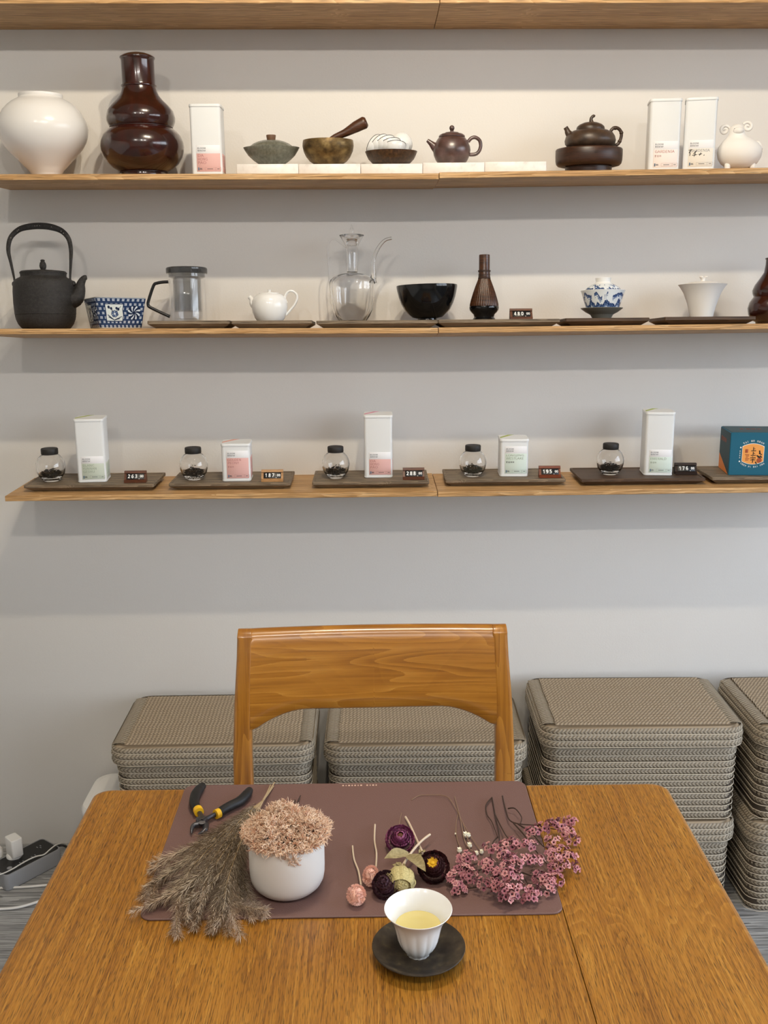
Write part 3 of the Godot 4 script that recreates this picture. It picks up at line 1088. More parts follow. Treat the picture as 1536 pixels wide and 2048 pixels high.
func upper_shelf_things() -> void:
	var t: Node3D
	# white jar
	t = shelf_thing("vase", "round white ceramic jar with a short neck, beside the gourd flask", "vase", 3, -0.7300, 2.42)
	begin()
	shell([88, 0, 96, 30, 101, 34, 110, 50, 135, 75, 168, 112, 205, 150, 238, 190, 262, 232, 276, 275, 281, 318, 273, 360, 255, 402, 238, 432, 208, 464, 180, 486, 155, 500, 140, 508, 135, 516, 137, 526, 136, 534], 0.0003466, 0.000330, 9, 64)
	part("body", M.white_glaze_soft, t)
	# gourd flask
	t = shelf_thing("gourd_flask", "dark red lacquered double-gourd flask with a tall capped neck", "flask", 3, -0.5120, 2.42)
	begin()
	lathe([0, 0, 148, 0, 150, 20, 146, 36, 152, 42, 190, 62, 225, 92, 250, 134, 262, 175, 265, 200, 262, 230, 247, 272, 222, 302, 200, 318, 196, 324, 205, 334, 216, 362, 218, 386, 208, 428, 182, 462, 148, 494, 124, 524, 113, 548, 108, 566, 106, 578, 0, 578], 0.0003456, 0.0003300, 64)
	part("body", M.red_lacquer, t)
	begin()
	for q in [[196.5, 324, 3.0], [150, 36, 3.0]]:
		lathe([q[0] - 4, q[1] - 3, q[0] + q[2], q[1] - 2, q[0] + q[2], q[1] + 2, q[0] - 4, q[1] + 3], 0.0003456, 0.00033, 64)
	part("groove_ring", M.dark_line, t)
	begin()
	lathe([0, 578, 108, 578, 112, 582, 112, 588, 105, 592, 103, 600, 103, 740, 105, 752, 110, 757, 110, 764, 104, 768, 88, 778, 60, 788, 25, 794, 0, 795], 0.0003456, 0.00033, 56)
	part("cap", M.red_lacquer, t)
	tea_tin("tall white tea tin with a pink label, right of the gourd flask", 3, -0.3600, 2.385, 0.0, 0.02, 0.147, null, M.label_pink, M.ink_rose, ["DA", "HONG", "PAO"])
	# marble slabs
	var names_of := ["leftmost white marble slab, under the green lidded dish", "white marble slab under the brass bowl", "white marble slab under the dish of cups", "white marble slab under the purple-brown teapot", "rightmost white marble slab, nothing standing on it"]
	for i in 5:
		t = shelf_thing("marble_slab", names_of[i], "slab", 3, -0.2285 + i * 0.1358, 2.41, 0.0003, 0.0, "marble slabs in a row")
		begin()
		X = Transform3D(Basis.IDENTITY, Vector3(i * 0.31, 0, 0))
		block(Vector3(0, 0.0115, 0), Vector3(0.1350, 0.023, 0.11), 0.0012, 0.0008, 1)
		var o := part("slab", M.marble, t)
		o.position.x = -i * 0.31
	var top := 0.0235
	# celadon dish
	t = shelf_thing("lidded_dish", "grey-green lidded dish with pointed lips at both sides and a brown knob", "dish", 3, -0.2235, 2.41, top)
	var lips := func(a: float, v: float) -> float: return 1.0 + 0.20 * pow(absf(cos(a)), 10.0) * smoothstep(0.15, 0.75, v)
	begin()
	lathe([0, -1, 48, -1, 50, 4, 58, 9, 78, 26, 96, 48, 106, 72, 108, 84, 104, 86, 98, 80, 60, 40, 0, 30], 0.000492, 0.00047, 56, lips)
	part("bowl", M.celadon, t)
	begin()
	lathe([0, 84, 90, 84, 98, 87, 94, 92, 80, 102, 62, 110, 40, 116, 22, 119, 0, 119], 0.000492, 0.00047, 48)
	var lid := part("lid", M.celadon, t)
	begin()
	lathe([0, 118, 19, 118, 20, 126, 22, 138, 21, 141, 0, 141], 0.000492, 0.00047, 28)
	part("knob", M.knob_brown, lid)
	# brass bowl and mallet
	t = shelf_thing("singing_bowl", "aged brass bowl with a dark patina, a wooden mallet leaning in it", "bowl", 3, -0.0972, 2.41, top)
	begin()
	shell([58, 0, 64, 8, 84, 22, 100, 42, 111, 66, 116, 90, 115, 104, 113, 116], 0.000493, 0.00047, 4, 56)
	part("body", M.aged_brass, t)
	t = shelf_thing("mallet", "thick brown wooden mallet resting in the brass bowl", "mallet", 3, -0.0972, 2.41, top)
	begin()
	var mp := [Vector3(-0.030, 0.012, 0.004), Vector3(-0.004, 0.043, 0.002), Vector3(0.010, 0.0585, 0.0), Vector3(0.038, 0.0705, -0.002), Vector3(0.062, 0.0830, -0.003), Vector3(0.081, 0.0920, -0.004), Vector3(0.0865, 0.0945, -0.004)]
	tube(smooth_path(mp, 4), [0.006, 0.006, 0.0062, 0.0085, 0.0122, 0.0135, 0.0085], 20)
	part("handle", M.mallet_wood, t)
	begin()
	tube([Vector3(-0.031, 0.011, 0.004), Vector3(-0.006, 0.040, 0.002)], 0.0075, 16)
	part("sleeve", M.black_plastic, t)
	# dish with small cups
	t = shelf_thing("dish", "brown glazed shallow dish holding small white cups", "dish", 3, 0.0432, 2.41, top)
	begin()
	shell([36, 0, 37, 4, 41, 6, 49, 14, 53, 22, 56, 29.5], 0.00104, 0.00104, 2.0, 48)
	part("body", M.brown_glaze, t)
	var places := ["leftmost and rearmost of the five nested in the dish", "second from the left of the five nested", "middle one of the five nested", "second from the right of the five nested", "frontmost of the five nested, rim lowest"]
	for i in 5:
		var c := shelf_thing("tea_cup", "small white dark-rimmed cup, " + places[i], "cup", 3, 0.0432, 2.41, top, 0.0, "small white cups in the brown dish")
		begin()
		shell([9, 0, 10, 2, 17, 6, 23, 13, 25.5, 21, 26, 25], 0.001, 0.001, 1.4, 32)
		part("body", M.white_porcelain, c)
		begin()
		lathe([24.2, 24.6, 26.3, 24.2, 26.4, 25.4, 25.3, 26.0, 24.2, 25.4, 24.2, 24.6], 0.001, 0.001, 32)
		part("rim", M.plate_black, c)
		var ax := Vector3(-0.62 + i * 0.14, 0.40 + i * 0.115, -0.42 + i * 0.02).normalized()
		var q := Quaternion(Vector3.UP, ax)
		c.position += Vector3([-0.0190, -0.0120, -0.0045, 0.0030, 0.0085][i], [0.0330, 0.0315, 0.0285, 0.0235, 0.0185][i], 0.004 + i * 0.0035)
		c.basis = Basis(q)
	var c2 := shelf_thing("tea_cup", "plain white cup lying on its side at the right of the brown dish, foot showing", "cup", 3, 0.0432, 2.41, top, 0.0, "small white cups in the brown dish")
	begin()
	shell([9, 0, 10, 2, 17, 6, 23, 13, 25.5, 21, 26, 25], 0.001, 0.001, 1.4, 32)
	part("body", M.white_porcelain, c2)
	c2.position += Vector3(0.0315, 0.0400, 0.0060)
	c2.basis = Basis(Quaternion(Vector3.UP, Vector3(-0.35, 0.30, -0.88).normalized()))
	# purple-brown teapot
	t = shelf_thing("teapot", "round purple-brown clay teapot with a ball knob, standing on the marble", "teapot", 3, 0.1784, 2.41, top)
	var sx := 0.0001016
	var sy := 0.0000975
	begin()
	lathe([0, -40, 268, -40, 275, 0, 350, 100, 395, 210, 412, 310, 402, 390, 370, 470, 330, 540, 288, 595, 270, 605, 0, 610], sx, sy, 56)
	part("body", M.purple_clay, t)
	begin()
	lathe([0, 604, 286, 606, 288, 622, 272, 648, 225, 676, 150, 692, 145, 704, 110, 708, 60, 712, 36, 728, 34, 740, 46, 752, 0, 760], sx, sy, 48)
	lid = part("lid", M.purple_clay, t)
	begin()
	ball(Vector3(0, 800 * sy, 0), Vector3(58 * sx, 58 * sx, 58 * sx), 24, 14)
	part("knob", M.purple_clay, lid)
	begin()
	tube(smooth_path([Vector3(-0.033, 0.034, 0), Vector3(-0.0405, 0.0405, 0), Vector3(-0.0470, 0.0465, 0), Vector3(-0.0548, 0.0527, 0)], 4), [0.0115, 0.0085, 0.0058, 0.0036], 18)
	part("spout", M.purple_clay, t)
	begin()
	tube(smooth_path([Vector3(0.0365, 0.0490, 0), Vector3(0.0430, 0.0560, 0), Vector3(0.0520, 0.0580, 0), Vector3(0.0615, 0.0520, 0), Vector3(0.0645, 0.0410, 0), Vector3(0.0610, 0.0290, 0), Vector3(0.0530, 0.0225, 0), Vector3(0.0400, 0.0215, 0)], 5), 0.0040, 12)
	part("handle", M.purple_clay, t)
	# brown teapot on a wooden stand
	t = shelf_thing("teapot_stand", "dark wooden stand with a thick round top on a narrower foot", "stand", 3, 0.4853, 2.41)
	begin()
	lathe([0, -10, 155, -10, 155, 46, 150, 50, 190, 50, 205, 54, 216, 66, 221, 88, 222, 120, 222, 160, 216, 168, 204, 171, 0, 171], 0.000333, 0.000316, 56)
	part("body", M.stand_wood, t)
	t = shelf_thing("teapot", "squat dark brown clay teapot with a stalk-shaped knob, on the wooden stand", "teapot", 3, 0.4870, 2.41, 0.0540)
	sx = 0.000331
	sy = 0.000318
	begin()
	lathe([0, 0, 120, 0, 150, 8, 166, 30, 170, 52, 163, 80, 148, 102, 118, 118, 96, 124, 0, 126], sx, sy, 56)
	part("body", M.brown_clay, t)
	begin()
	lathe([0, 122, 94, 123, 94, 134, 90, 146, 74, 160, 45, 172, 0, 180], sx, sy, 48)
	lid = part("lid", M.brown_clay, t)
	begin()
	tube(smooth_path([Vector3(0.002, 0.054, 0), Vector3(0.0005, 0.0600, 0), Vector3(0.0015, 0.0650, 0), Vector3(0.0055, 0.0685, 0), Vector3(0.0090, 0.0680, 0)], 4), [0.0058, 0.0040, 0.0034, 0.0034, 0.0022], 12)
	part("knob", M.brown_clay, lid)
	begin()
	tube(smooth_path([Vector3(-0.040, 0.024, 0), Vector3(-0.0490, 0.0330, 0), Vector3(-0.0525, 0.0400, 0), Vector3(-0.0560, 0.0455, 0)], 4), [0.0110, 0.0075, 0.0055, 0.0050], 16)
	part("spout", M.brown_clay, t)
	begin()
	tube(smooth_path([Vector3(0.0450, 0.0370, 0), Vector3(0.0520, 0.0435, 0), Vector3(0.0620, 0.0420, 0), Vector3(0.0690, 0.0330, 0), Vector3(0.0680, 0.0200, 0), Vector3(0.0620, 0.0090, 0), Vector3(0.0500, 0.0050, 0)], 5), 0.0037, 12)
	for q in [Vector3(0.0690, 0.0330, 0), Vector3(0.0660, 0.0150, 0), Vector3(0.0550, 0.0430, 0)]: ball(q, Vector3(0.0047, 0.0042, 0.0047), 12, 8)
	part("handle", M.brown_clay, t)
	tea_tin("tall white tea tin with a pale blush label, left of the two by the ram", 3, 0.6455, 2.395, 0.0, -0.16, 0.1505, null, M.label_blush, M.ink_rose, ["GARDENIA"], "glyphs3")
	tea_tin("tall white tea tin with black handwriting across its cream label, beside the ram", 3, 0.7235, 2.385, 0.0, -0.27, 0.1505, null, M.label_cream, M.ink_grey, ["GARDENIA"], "written")
	ram()

func ram() -> void:
	var t := shelf_thing("ram_figurine", "plump white ceramic ram figurine with curled horns and stub legs", "figurine", 3, 0.8190, 2.40, 0.0, -0.20)
	var s := 0.0000922
	# outline: height, centre x, half width (figure seen from the front, slightly turned)
	var o := [[60, 790, 200], [90, 790, 300], [180, 790, 425], [310, 788, 502], [440, 785, 526], [550, 780, 500], [650, 770, 430], [720, 745, 340], [780, 715, 245], [840, 700, 195], [900, 692, 176], [960, 690, 172], [1010, 690, 150], [1050, 692, 110], [1078, 693, 50], [1085, 693, 4]]
	begin()
	var rows := []
	for q in o:
		var ring := []
		for j in 40:
			var a := TAU * j / 40
			var depth := 0.86 if q[0] < 700 else 0.95
			ring.append(Vector3((q[1] - 780 + cos(a) * q[2]) * s, q[0] * s, sin(a) * q[2] * s * depth + (0.004 if q[0] > 780 else 0.0)))
		rows.append(ring)
	loft(rows, true, false, 3, 179.0)
	part("body", M.bisque_white, t)
	begin()
	ball(Vector3((705 - 780) * s, 920 * s, 0.0145), Vector3(128 * s, 92 * s, 0.0105), 24, 14)
	part("muzzle", M.bisque_white, t)
	for e in [Vector3(-0.0150, 0.0885, 0.0195), Vector3(0.0015, 0.0880, 0.0185)]:
		begin()
		ball(e, Vector3(0.0016, 0.0010, 0.0010), 10, 6)
		part("eye", M.ink_dark, t)
	for sd in [-1, 1]:
		var c := Vector3((412 - 780) * s, 955 * s, 0.003) if sd < 0 else Vector3((930 - 780) * s, 1015 * s, 0.003)
		begin()
		var p := []
		for k in 34:
			var f := k / 33.0
			var a := (0.35 if sd < 0 else PI - 0.55) + (1 if sd < 0 else -1) * f * TAU * 1.45
			var r := lerpf(0.0108, 0.0010, f)
			p.append(c + Vector3(cos(a) * r, sin(a) * r, 0.004 * f - 0.002))
		tube(p, [0.0030, 0.0038, 0.0034, 0.0026, 0.0018], 12)
		part("horn", M.bisque_white, t)
	for q in [[505, 0.018, 0.0], [1090, 0.014, 0.0], [600, -0.026, 0.0], [980, -0.026, 0.0]]:
		begin()
		var r := rows_of_leg((q[0] - 780) * s, q[1])
		loft(r, true, false, 3)
		part("leg", M.bisque_white, t)
	begin()
	X = Transform3D(Basis(Vector3.BACK, 0.55), Vector3((1245 - 780) * s, 590 * s, -0.006))
	ball(Vector3.ZERO, Vector3(0.0055, 0.0120, 0.0060), 16, 10)
	part("tail", M.bisque_white, t)

func rows_of_leg(x: float, z: float) -> Array:
	var out := []
	for q in [[0.0, 0.0048], [0.001, 0.0056], [0.008, 0.0066], [0.0145, 0.0062], [0.018, 0.003]]:
		var ring := []
		for j in 16: ring.append(Vector3(x + cos(TAU * j / 16) * q[1], q[0], z + sin(TAU * j / 16) * q[1]))
		out.append(ring)
	return out

# shallow wooden tray: flat top, straight lip, sides undercut to a smaller foot
func tray(label: String, level: int, x: float, zdist: float, w: float, d: float, m: Material, h := 0.0165, turn := 0.0) -> Node3D:
	var t := shelf_thing("wooden_tray", label, "tray", level, x, zdist, 0.0004, turn, "dark wooden trays on the shelves")
	var k := 0.016
	begin()
	var shift := Vector3(x * 1.7 + level, 0.02 * level, 0)
	X = Transform3D(Basis.IDENTITY, shift)
	loft([rrect(w - 2 * k, d - 2 * k, 0.002, 0.0, 1), rrect(w, d, 0.002, h - 0.0068, 1), rrect(w, d, 0.002, h - 0.0008, 1), rrect(w - 0.0016, d - 0.0016, 0.0016, h, 1), rrect(w - 0.010, d - 0.010, 0.0016, h, 1), rrect(w - 0.013, d - 0.013, 0.0012, h - 0.0014, 1)], true, true, 3)
	var o := part("tray_board", m, t)
	o.position = -shift
	return t

func price_tag(label: String, level: int, x: float, zdist: float, lift: float, digits: String, m: Material, turn := 0.0) -> void:
	var t := shelf_thing("price_tag", label, "price tag", level, x, zdist, lift, turn, "wooden price tags with number tiles")
	var w := 0.051
	# wedge section in z, y: sloping front with a ledge below and a bar above
	begin()
	var sec := PackedVector2Array([Vector2(-0.011, 0.0), Vector2(0.011, 0.0), Vector2(0.011, 0.0065), Vector2(0.0075, 0.0070), Vector2(-0.001, 0.0205), Vector2(0.0015, 0.0215), Vector2(-0.0005, 0.0262), Vector2(-0.0075, 0.0262)])
	X = Transform3D(Basis(Vector3.UP, PI / 2), Vector3.ZERO)
	# slab extrudes along its z, which after the turn is x; its x becomes -z, so mirror
	for k in sec.size(): sec[k].x = -sec[k].x
	slab(sec, -w / 2, w / 2)
	part("holder", m, t)
	var slope := -atan2(0.0085, 0.0135)
	begin()
	X = Transform3D(Basis(Vector3.RIGHT, slope), Vector3(0.0005, 0.0138, 0.0036))
	block(Vector3.ZERO, Vector3(0.0410, 0.0145, 0.0016), 0.0004, 0.0002, 1)
	part("number_plate", M.plate_black, t)
	var b := Basis(Vector3.RIGHT, slope)
	for k in digits.length():
		words(digits[k], t, Vector3(0.0005, 0.0138, 0.0036) + b * Vector3(-0.0145 + k * 0.0082, 0, 0.0011), 0.0030 if digits[k] == "1" else 0.0052, 0.0094, M.digit_white, Vector3(slope, 0, 0), true)
	words(".", t, Vector3(0.0005, 0.0138, 0.0036) + b * Vector3(0.0090, -0.0040, 0.0011), 0.0016, 0.0016, M.digit_white, Vector3(slope, 0, 0), true)
	words("00", t, Vector3(0.0005, 0.0138, 0.0036) + b * Vector3(0.0150, 0, 0.0011), 0.0078, 0.0062, M.digit_white, Vector3(slope, 0, 0), true)

func middle_shelf_things() -> void:
	var t: Node3D
	# iron kettle
	t = shelf_thing("kettle", "black cast iron kettle with a high arched handle at the left end of its shelf", "kettle", 2, -0.7570, 2.415)
	var sx := 0.0003572
	var sy := 0.000350
	begin()
	lathe([0, 0, 138, 0, 154, 12, 172, 36, 184, 66, 189, 92, 187, 95, 190, 98, 194, 170, 194, 245, 190, 297, 182, 317, 162, 330, 148, 336, 142, 342, 143, 362, 0, 364], sx, sy, 64)
	part("body", M.cast_iron, t)
	begin()
	lathe([0, 362, 146, 362, 146, 368, 138, 376, 100, 380, 40, 382, 24, 384, 22, 388, 0, 388], sx, sy, 48)
	var lid := part("lid", M.cast_iron, t)
	begin()
	lathe([0, 386, 12, 386, 18, 396, 21, 410, 18, 428, 11, 440, 14, 446, 8, 452, 0, 453], sx, sy, 20, func(a: float, v: float) -> float: return 1.0 + 0.10 * cos(5.0 * a))
	part("knob", M.cast_iron, lid)
	begin()
	tube(smooth_path([Vector3(0.050, 0.066, 0), Vector3(0.070, 0.071, 0), Vector3(0.0800, 0.086, 0), Vector3(0.0850, 0.104, 0), Vector3(0.0925, 0.1155, 0), Vector3(0.0985, 0.1175, 0)], 4), [0.024, 0.0195, 0.0140, 0.0092, 0.0066, 0.0050], 20)
	part("spout", M.cast_iron, t)
	for s in [-1, 1]:
		begin()
		ball(Vector3(s * 0.0685, 0.1035, 0), Vector3(0.0045, 0.0065, 0.0075), 14, 8)
		part("lug", M.cast_iron, t)
	begin()
	var hp := [Vector3(-0.0690, 0.1030, 0), Vector3(-0.0672, 0.1150, 0), Vector3(-0.0725, 0.1500, 0), Vector3(-0.0768, 0.1800, 0), Vector3(-0.0700, 0.2070, 0), Vector3(-0.0500, 0.2250, 0), Vector3(-0.0260, 0.2315, 0), Vector3(0.0, 0.2330, 0), Vector3(0.0250, 0.2300, 0), Vector3(0.0480, 0.2210, 0), Vector3(0.0620, 0.2040, 0), Vector3(0.0660, 0.1800, 0), Vector3(0.0640, 0.1500, 0), Vector3(0.0610, 0.1150, 0), Vector3(0.0630, 0.1030, 0)]
	tube(smooth_path(hp, 5), [0.0022, 0.0024, 0.0034, 0.0048, 0.0054, 0.0062, 0.0072, 0.0074, 0.0072, 0.0062, 0.0054, 0.0048, 0.0034, 0.0024, 0.0022], 14, true, 0.8)
	var handle := part("handle", M.cast_iron, t)
	for q in [[-0.068, 0.2065, 0.004], [-0.052, 0.2215, 0.005], [-0.049, 0.2240, 0.005], [-0.0115, 0.2325, 0.005], [-0.006, 0.2328, 0.005], [-0.0005, 0.2330, 0.005], [0.0260, 0.2300, 0.005], [0.0475, 0.2205, 0.005], [0.0525, 0.2160, 0.005], [0.0, 0.2365, 0.003]]:
		begin()
		ball(Vector3(q[0], q[1], q[2]), Vector3(0.0013, 0.0013, 0.0013), 8, 6)
		part("stud", M.iron_stud, handle)
	# blue and white square cup
	t = shelf_thing("square_cup", "blue and white patterned square porcelain cup between the kettle and the glass mug", "cup", 2, -0.5910, 2.393, 0.0004, 0.50)
	begin()
	var rows := []
	for q in [[0.096, 0.0, 0.0], [0.097, 0.002, 0.03], [0.105, 0.030, 0.42], [0.112, 0.055, 0.8], [0.1165, 0.0685, 1.0]]:
		var ring := rrect(q[0], q[0], 0.010, q[1], 3)
		for k in ring.size(): ring[k].y += 0.0012 * cos(4.0 * atan2(ring[k].z, ring[k].x)) * q[2]
		ring.append(ring[0])
		rows.append(ring)
	next_group()
	cup_wall(rows)
	part("body", M.pattern_cup, t)
	begin()
	var r2 := []
	for q in [[0.1165, 0.0685], [0.1140, 0.0692], [0.1105, 0.0680], [0.100, 0.030], [0.090, 0.006]]: r2.append(rrect(q[0], q[0], 0.009, q[1], 3))
	loft(r2, true, false, 2)
	part("inside", M.white_glaze_soft, t)
	begin()
	loft([rrect(0.094, 0.094, 0.009, 0.0, 3), rrect(0.095, 0.095, 0.009, 0.002, 3)], true, false, 3)
	part("foot", M.bisque_white, t)
	# trays
	tray("wooden tray under the glass mug with the black handle", 2, -0.4125, 2.392, 0.1830, 0.135, M.tray_wood)
	tray("wooden tray under the small white teapot", 2, -0.2270, 2.392, 0.1800, 0.135, M.tray_wood)
	tray("wide wooden tray under the glass ewer and part of the black bowl", 2, 0.0083, 2.392, 0.2715, 0.135, M.tray_wood)
	tray("wide wooden tray under the whisk and the 480 price tag", 2, 0.2810, 2.392, 0.2725, 0.135, M.tray_wood)
	tray("dark wooden tray under the blue and white lidded cup", 2, 0.5240, 2.392, 0.1890, 0.135, M.tray_dark)
	tray("dark wooden tray under the plain white lidded cup", 2, 0.7545, 2.392, 0.2050, 0.135, M.tray_dark)
	var up := 0.0158
	glass_mug(up)
	# white teapot
	t = shelf_thing("teapot", "small glossy white teapot on a wooden tray", "teapot", 2, -0.2400, 2.42, up)
	sx = 0.000376
	sy = 0.000369
	begin()
	lathe([0, 0, 70, 0, 76, 6, 92, 25, 106, 62, 111, 100, 107, 134, 96, 155, 80, 170, 64, 177, 0, 177], sx, sy, 56)
	part("body", M.white_porcelain, t)
	begin()
	lathe([0, 176, 63, 176, 62, 180, 40, 183, 16, 184, 8, 190, 10, 198, 13, 201, 0, 202], sx, sy, 40)
	part("lid", M.white_porcelain, t)
	begin()
	tube(smooth_path([Vector3(-0.030, 0.036, 0), Vector3(-0.0385, 0.0430, 0), Vector3(-0.0415, 0.0530, 0), Vector3(-0.0465, 0.0590, 0)], 4), [0.0120, 0.0082, 0.0054, 0.0050], 16)
	part("spout", M.white_porcelain, t)
	begin()
	tube(smooth_path([Vector3(0.0405, 0.0440, 0), Vector3(0.0355, 0.0540, 0), Vector3(0.0395, 0.0660, 0), Vector3(0.0500, 0.0715, 0), Vector3(0.0610, 0.0655, 0), Vector3(0.0640, 0.0550, 0), Vector3(0.0580, 0.0400, 0), Vector3(0.0470, 0.0270, 0), Vector3(0.0370, 0.0160, 0)], 5), [0.0022, 0.0028, 0.0028, 0.0026, 0.0028, 0.0028, 0.0026, 0.0030], 12)
	part("handle", M.white_porcelain, t)
	ewer(up)
	# black bowl
	t = shelf_thing("tea_bowl", "glossy black wide tea bowl standing across the joint of two trays", "bowl", 2, 0.1258, 2.42, up, 0.0)
	begin()
	shell([58, 0, 62, 6, 60, 20, 92, 28, 112, 44, 140, 72, 160, 112, 174, 152, 183, 192, 187, 215, 186, 224], 0.000377, 0.000369, 9, 64, null, 26)
	part("body", M.black_glaze, t)
	t.rotate_object_local(Vector3.BACK, 0.02)
	t.position.y += 0.0006
	# whisk on its holder
	t = shelf_thing("whisk_holder", "glossy black ceramic whisk holder with a flared foot", "holder", 2, 0.2572, 2.42, up)
	begin()
	lathe([0, 0, 240, 0, 232, 22, 205, 58, 190, 80, 205, 128, 250, 172, 279, 215, 286, 262, 280, 285, 262, 290, 0, 290], 0.0001203, 0.0001195, 48)
	part("body", M.black_glaze, t)
	t = shelf_thing("tea_whisk", "dark bamboo tea whisk standing on the black holder", "whisk", 2, 0.2572, 2.42, up)
	begin()
	lathe([262, 230, 279, 258, 276, 320, 252, 420, 216, 540, 172, 665, 130, 770, 113, 815, 0, 816], 0.0001203, 0.0001195, 144, func(a: float, v: float) -> float: return 1.0 - 0.05 * absf(sin(a * 18.0)))
	part("tines", M.bamboo_dark, t)
	begin()
	for q in [[117, 812], [116, 826], [112, 850], [112, 880], [116, 945], [118, 958]]:
		lathe([q[0] - 8, q[1] - 8, q[0] + 3, q[1] - 6, q[0] + 3, q[1] + 6, q[0] - 8, q[1] + 8], 0.0001203, 0.0001195, 32)
	part("binding", M.stem_dark, t)
	begin()
	lathe([0, 810, 112, 812, 108, 955, 104, 970, 103, 1255, 97, 1260, 70, 1258, 66, 1200, 0, 1200], 0.0001203, 0.0001195, 36)
	part("handle", M.bamboo_dark, t)
	price_tag("brown wooden price tag reading 480.00 beside the whisk", 2, 0.3368, 2.375, up, "480", M.tag_walnut)
	# blue and white lidded cup on its saucer
	t = shelf_thing("cup_saucer", "tall grey-white saucer under the blue and white lidded cup", "saucer", 2, 0.5310, 2.42, up)
	sx = 0.0001209
	sy = 0.0001185
	begin()
	lathe([0, 0, 160, 0, 164, 10, 215, 95, 240, 110, 300, 142, 380, 200, 402, 222, 398, 228, 330, 205, 200, 190, 0, 188], sx, sy, 56)
	part("body", M.saucer_grey, t)
	t = shelf_thing("lidded_cup", "blue and white lidded cup painted with hills on a tall saucer", "cup", 2, 0.5323, 2.42, up + 0.0227)
	begin()
	lathe([300, 12, 325, 70, 350, 150, 378, 240, 402, 320, 421, 366], sx, sy, 56)
	part("body", M.pattern_landscape, t)
	begin()
	lathe([0, 0, 290, 0, 300, 12], sx, sy, 56)
	lathe([421, 366, 418, 372, 408, 366, 370, 250, 0, 40], sx, sy, 56)
	part("rim", M.white_porcelain, t)
	begin()
	lathe([352, 362, 345, 376, 300, 428, 232, 470, 190, 492], sx, sy, 56)
	lid = part("lid", M.pattern_lid, t)
	begin()
	lathe([0, 360, 352, 362], sx, sy, 56)
	lathe([190, 492, 150, 514, 138, 530, 142, 570, 150, 606, 146, 612, 128, 608, 122, 560, 0, 555], sx, sy, 40)
	part("knob", M.white_porcelain, lid)
	# plain white lidded cup
	t = shelf_thing("lidded_cup", "plain white flared lidded cup on a dark tray at right", "cup", 2, 0.7640, 2.42, up)
	sx = 0.0004815
	sy = 0.000474
	begin()
	shell([52, 0, 56, 20, 62, 46, 73, 84, 88, 124, 104, 150, 114, 163], sx, sy, 4, 56)
	part("body", M.bisque_white, t)
	begin()
	lathe([0, 150, 90, 154, 97, 160, 90, 166, 66, 172, 40, 177, 12, 178, 9, 182, 10, 190, 14, 194, 12, 197, 0, 196], sx, sy, 48)
	lid = part("lid", M.bisque_white, t)
	begin()
	for k in 3:
		var a := TAU * k / 3 + 0.3
		ball(Vector3(cos(a) * 0.0062, 0.0945, sin(a) * 0.0062), Vector3(0.0050, 0.0024, 0.0050), 12, 8)
	part("knob", M.bisque_white, lid)
	# gourd vase at the edge
	t = shelf_thing("gourd_vase", "brown glazed gourd-shaped vase cut by the right picture edge", "vase", 2, 0.9280, 2.42)
	begin()
	shell([70, 0, 74, 14, 92, 22, 108, 50, 112, 80, 105, 108, 92, 128, 86, 136, 92, 150, 94, 166, 84, 192, 62, 224, 44, 252, 38, 290, 37, 312, 41, 318, 40, 322], 0.000481, 0.000471, 4, 48)
	part("body", M.red_lacquer, t)

# wall of the square cup, its print running round by true length
func cup_wall(rows: Array) -> void:
	var n: int = rows[0].size()
	# start of the print on the face that looks at +Z
	var total := 0.0
	var lens := [0.0]
	for j in n - 1:
		total += rows[4][j].distance_to(rows[4][j + 1])
		lens.append(total)
	for i in rows.size() - 1:
		var v0: float = 1.0 - rows[i][0].y / 0.0685
		var v1: float = 1.0 - rows[i + 1][0].y / 0.0685
		for j in n - 1:
			var u0: float = 1.0 - lens[j] / total + 0.02
			var u1: float = 1.0 - lens[j + 1] / total + 0.02
			vtx(rows[i][j], Vector2(u0, v0)); vtx(rows[i][j + 1], Vector2(u1, v0)); vtx(rows[i + 1][j + 1], Vector2(u1, v1))
			vtx(rows[i][j], Vector2(u0, v0)); vtx(rows[i + 1][j + 1], Vector2(u1, v1)); vtx(rows[i + 1][j], Vector2(u0, v1))

func glass_mug(up: float) -> void:
	var t := shelf_thing("glass_mug", "clear glass mug with a grey glass infuser, grey lid and black angular handle", "mug", 2, -0.4290, 2.42, up)
	var sx := 0.000360
	var sy := 0.000352
	begin()
	lathe([0, 1, 112, 1, 122, 8, 119, 20, 118, 60, 118, 272, 116, 276, 112, 272, 112, 60, 110, 22, 0, 16], sx, sy, 56)
	part("body", M.clear_glass, t)
	begin()
	lathe([0, 68, 86, 68, 88, 74, 90, 280, 116, 290, 116, 312, 112, 312, 112, 294, 86, 284, 84, 76, 0, 74], sx, sy, 56)
	part("infuser", M.grey_glass, t)
	begin()
	lathe([0, 312, 128, 312, 131, 318, 131, 346, 126, 352, 40, 354, 0, 354], sx, sy, 56)
	part("lid", M.grey_glass_dark, t)
	begin()
	var p := [Vector3(-0.0435, 0.0925, 0), Vector3(-0.0560, 0.0920, 0), Vector3(-0.0700, 0.0895, 0), Vector3(-0.0775, 0.0840, 0), Vector3(-0.0905, 0.0500, 0), Vector3(-0.0915, 0.0410, 0), Vector3(-0.0870, 0.0350, 0), Vector3(-0.0500, 0.0170, 0), Vector3(-0.0425, 0.0140, 0)]
	tube(smooth_path(p, 3), 0.0036, 12)
	part("handle", M.black_plastic, t)

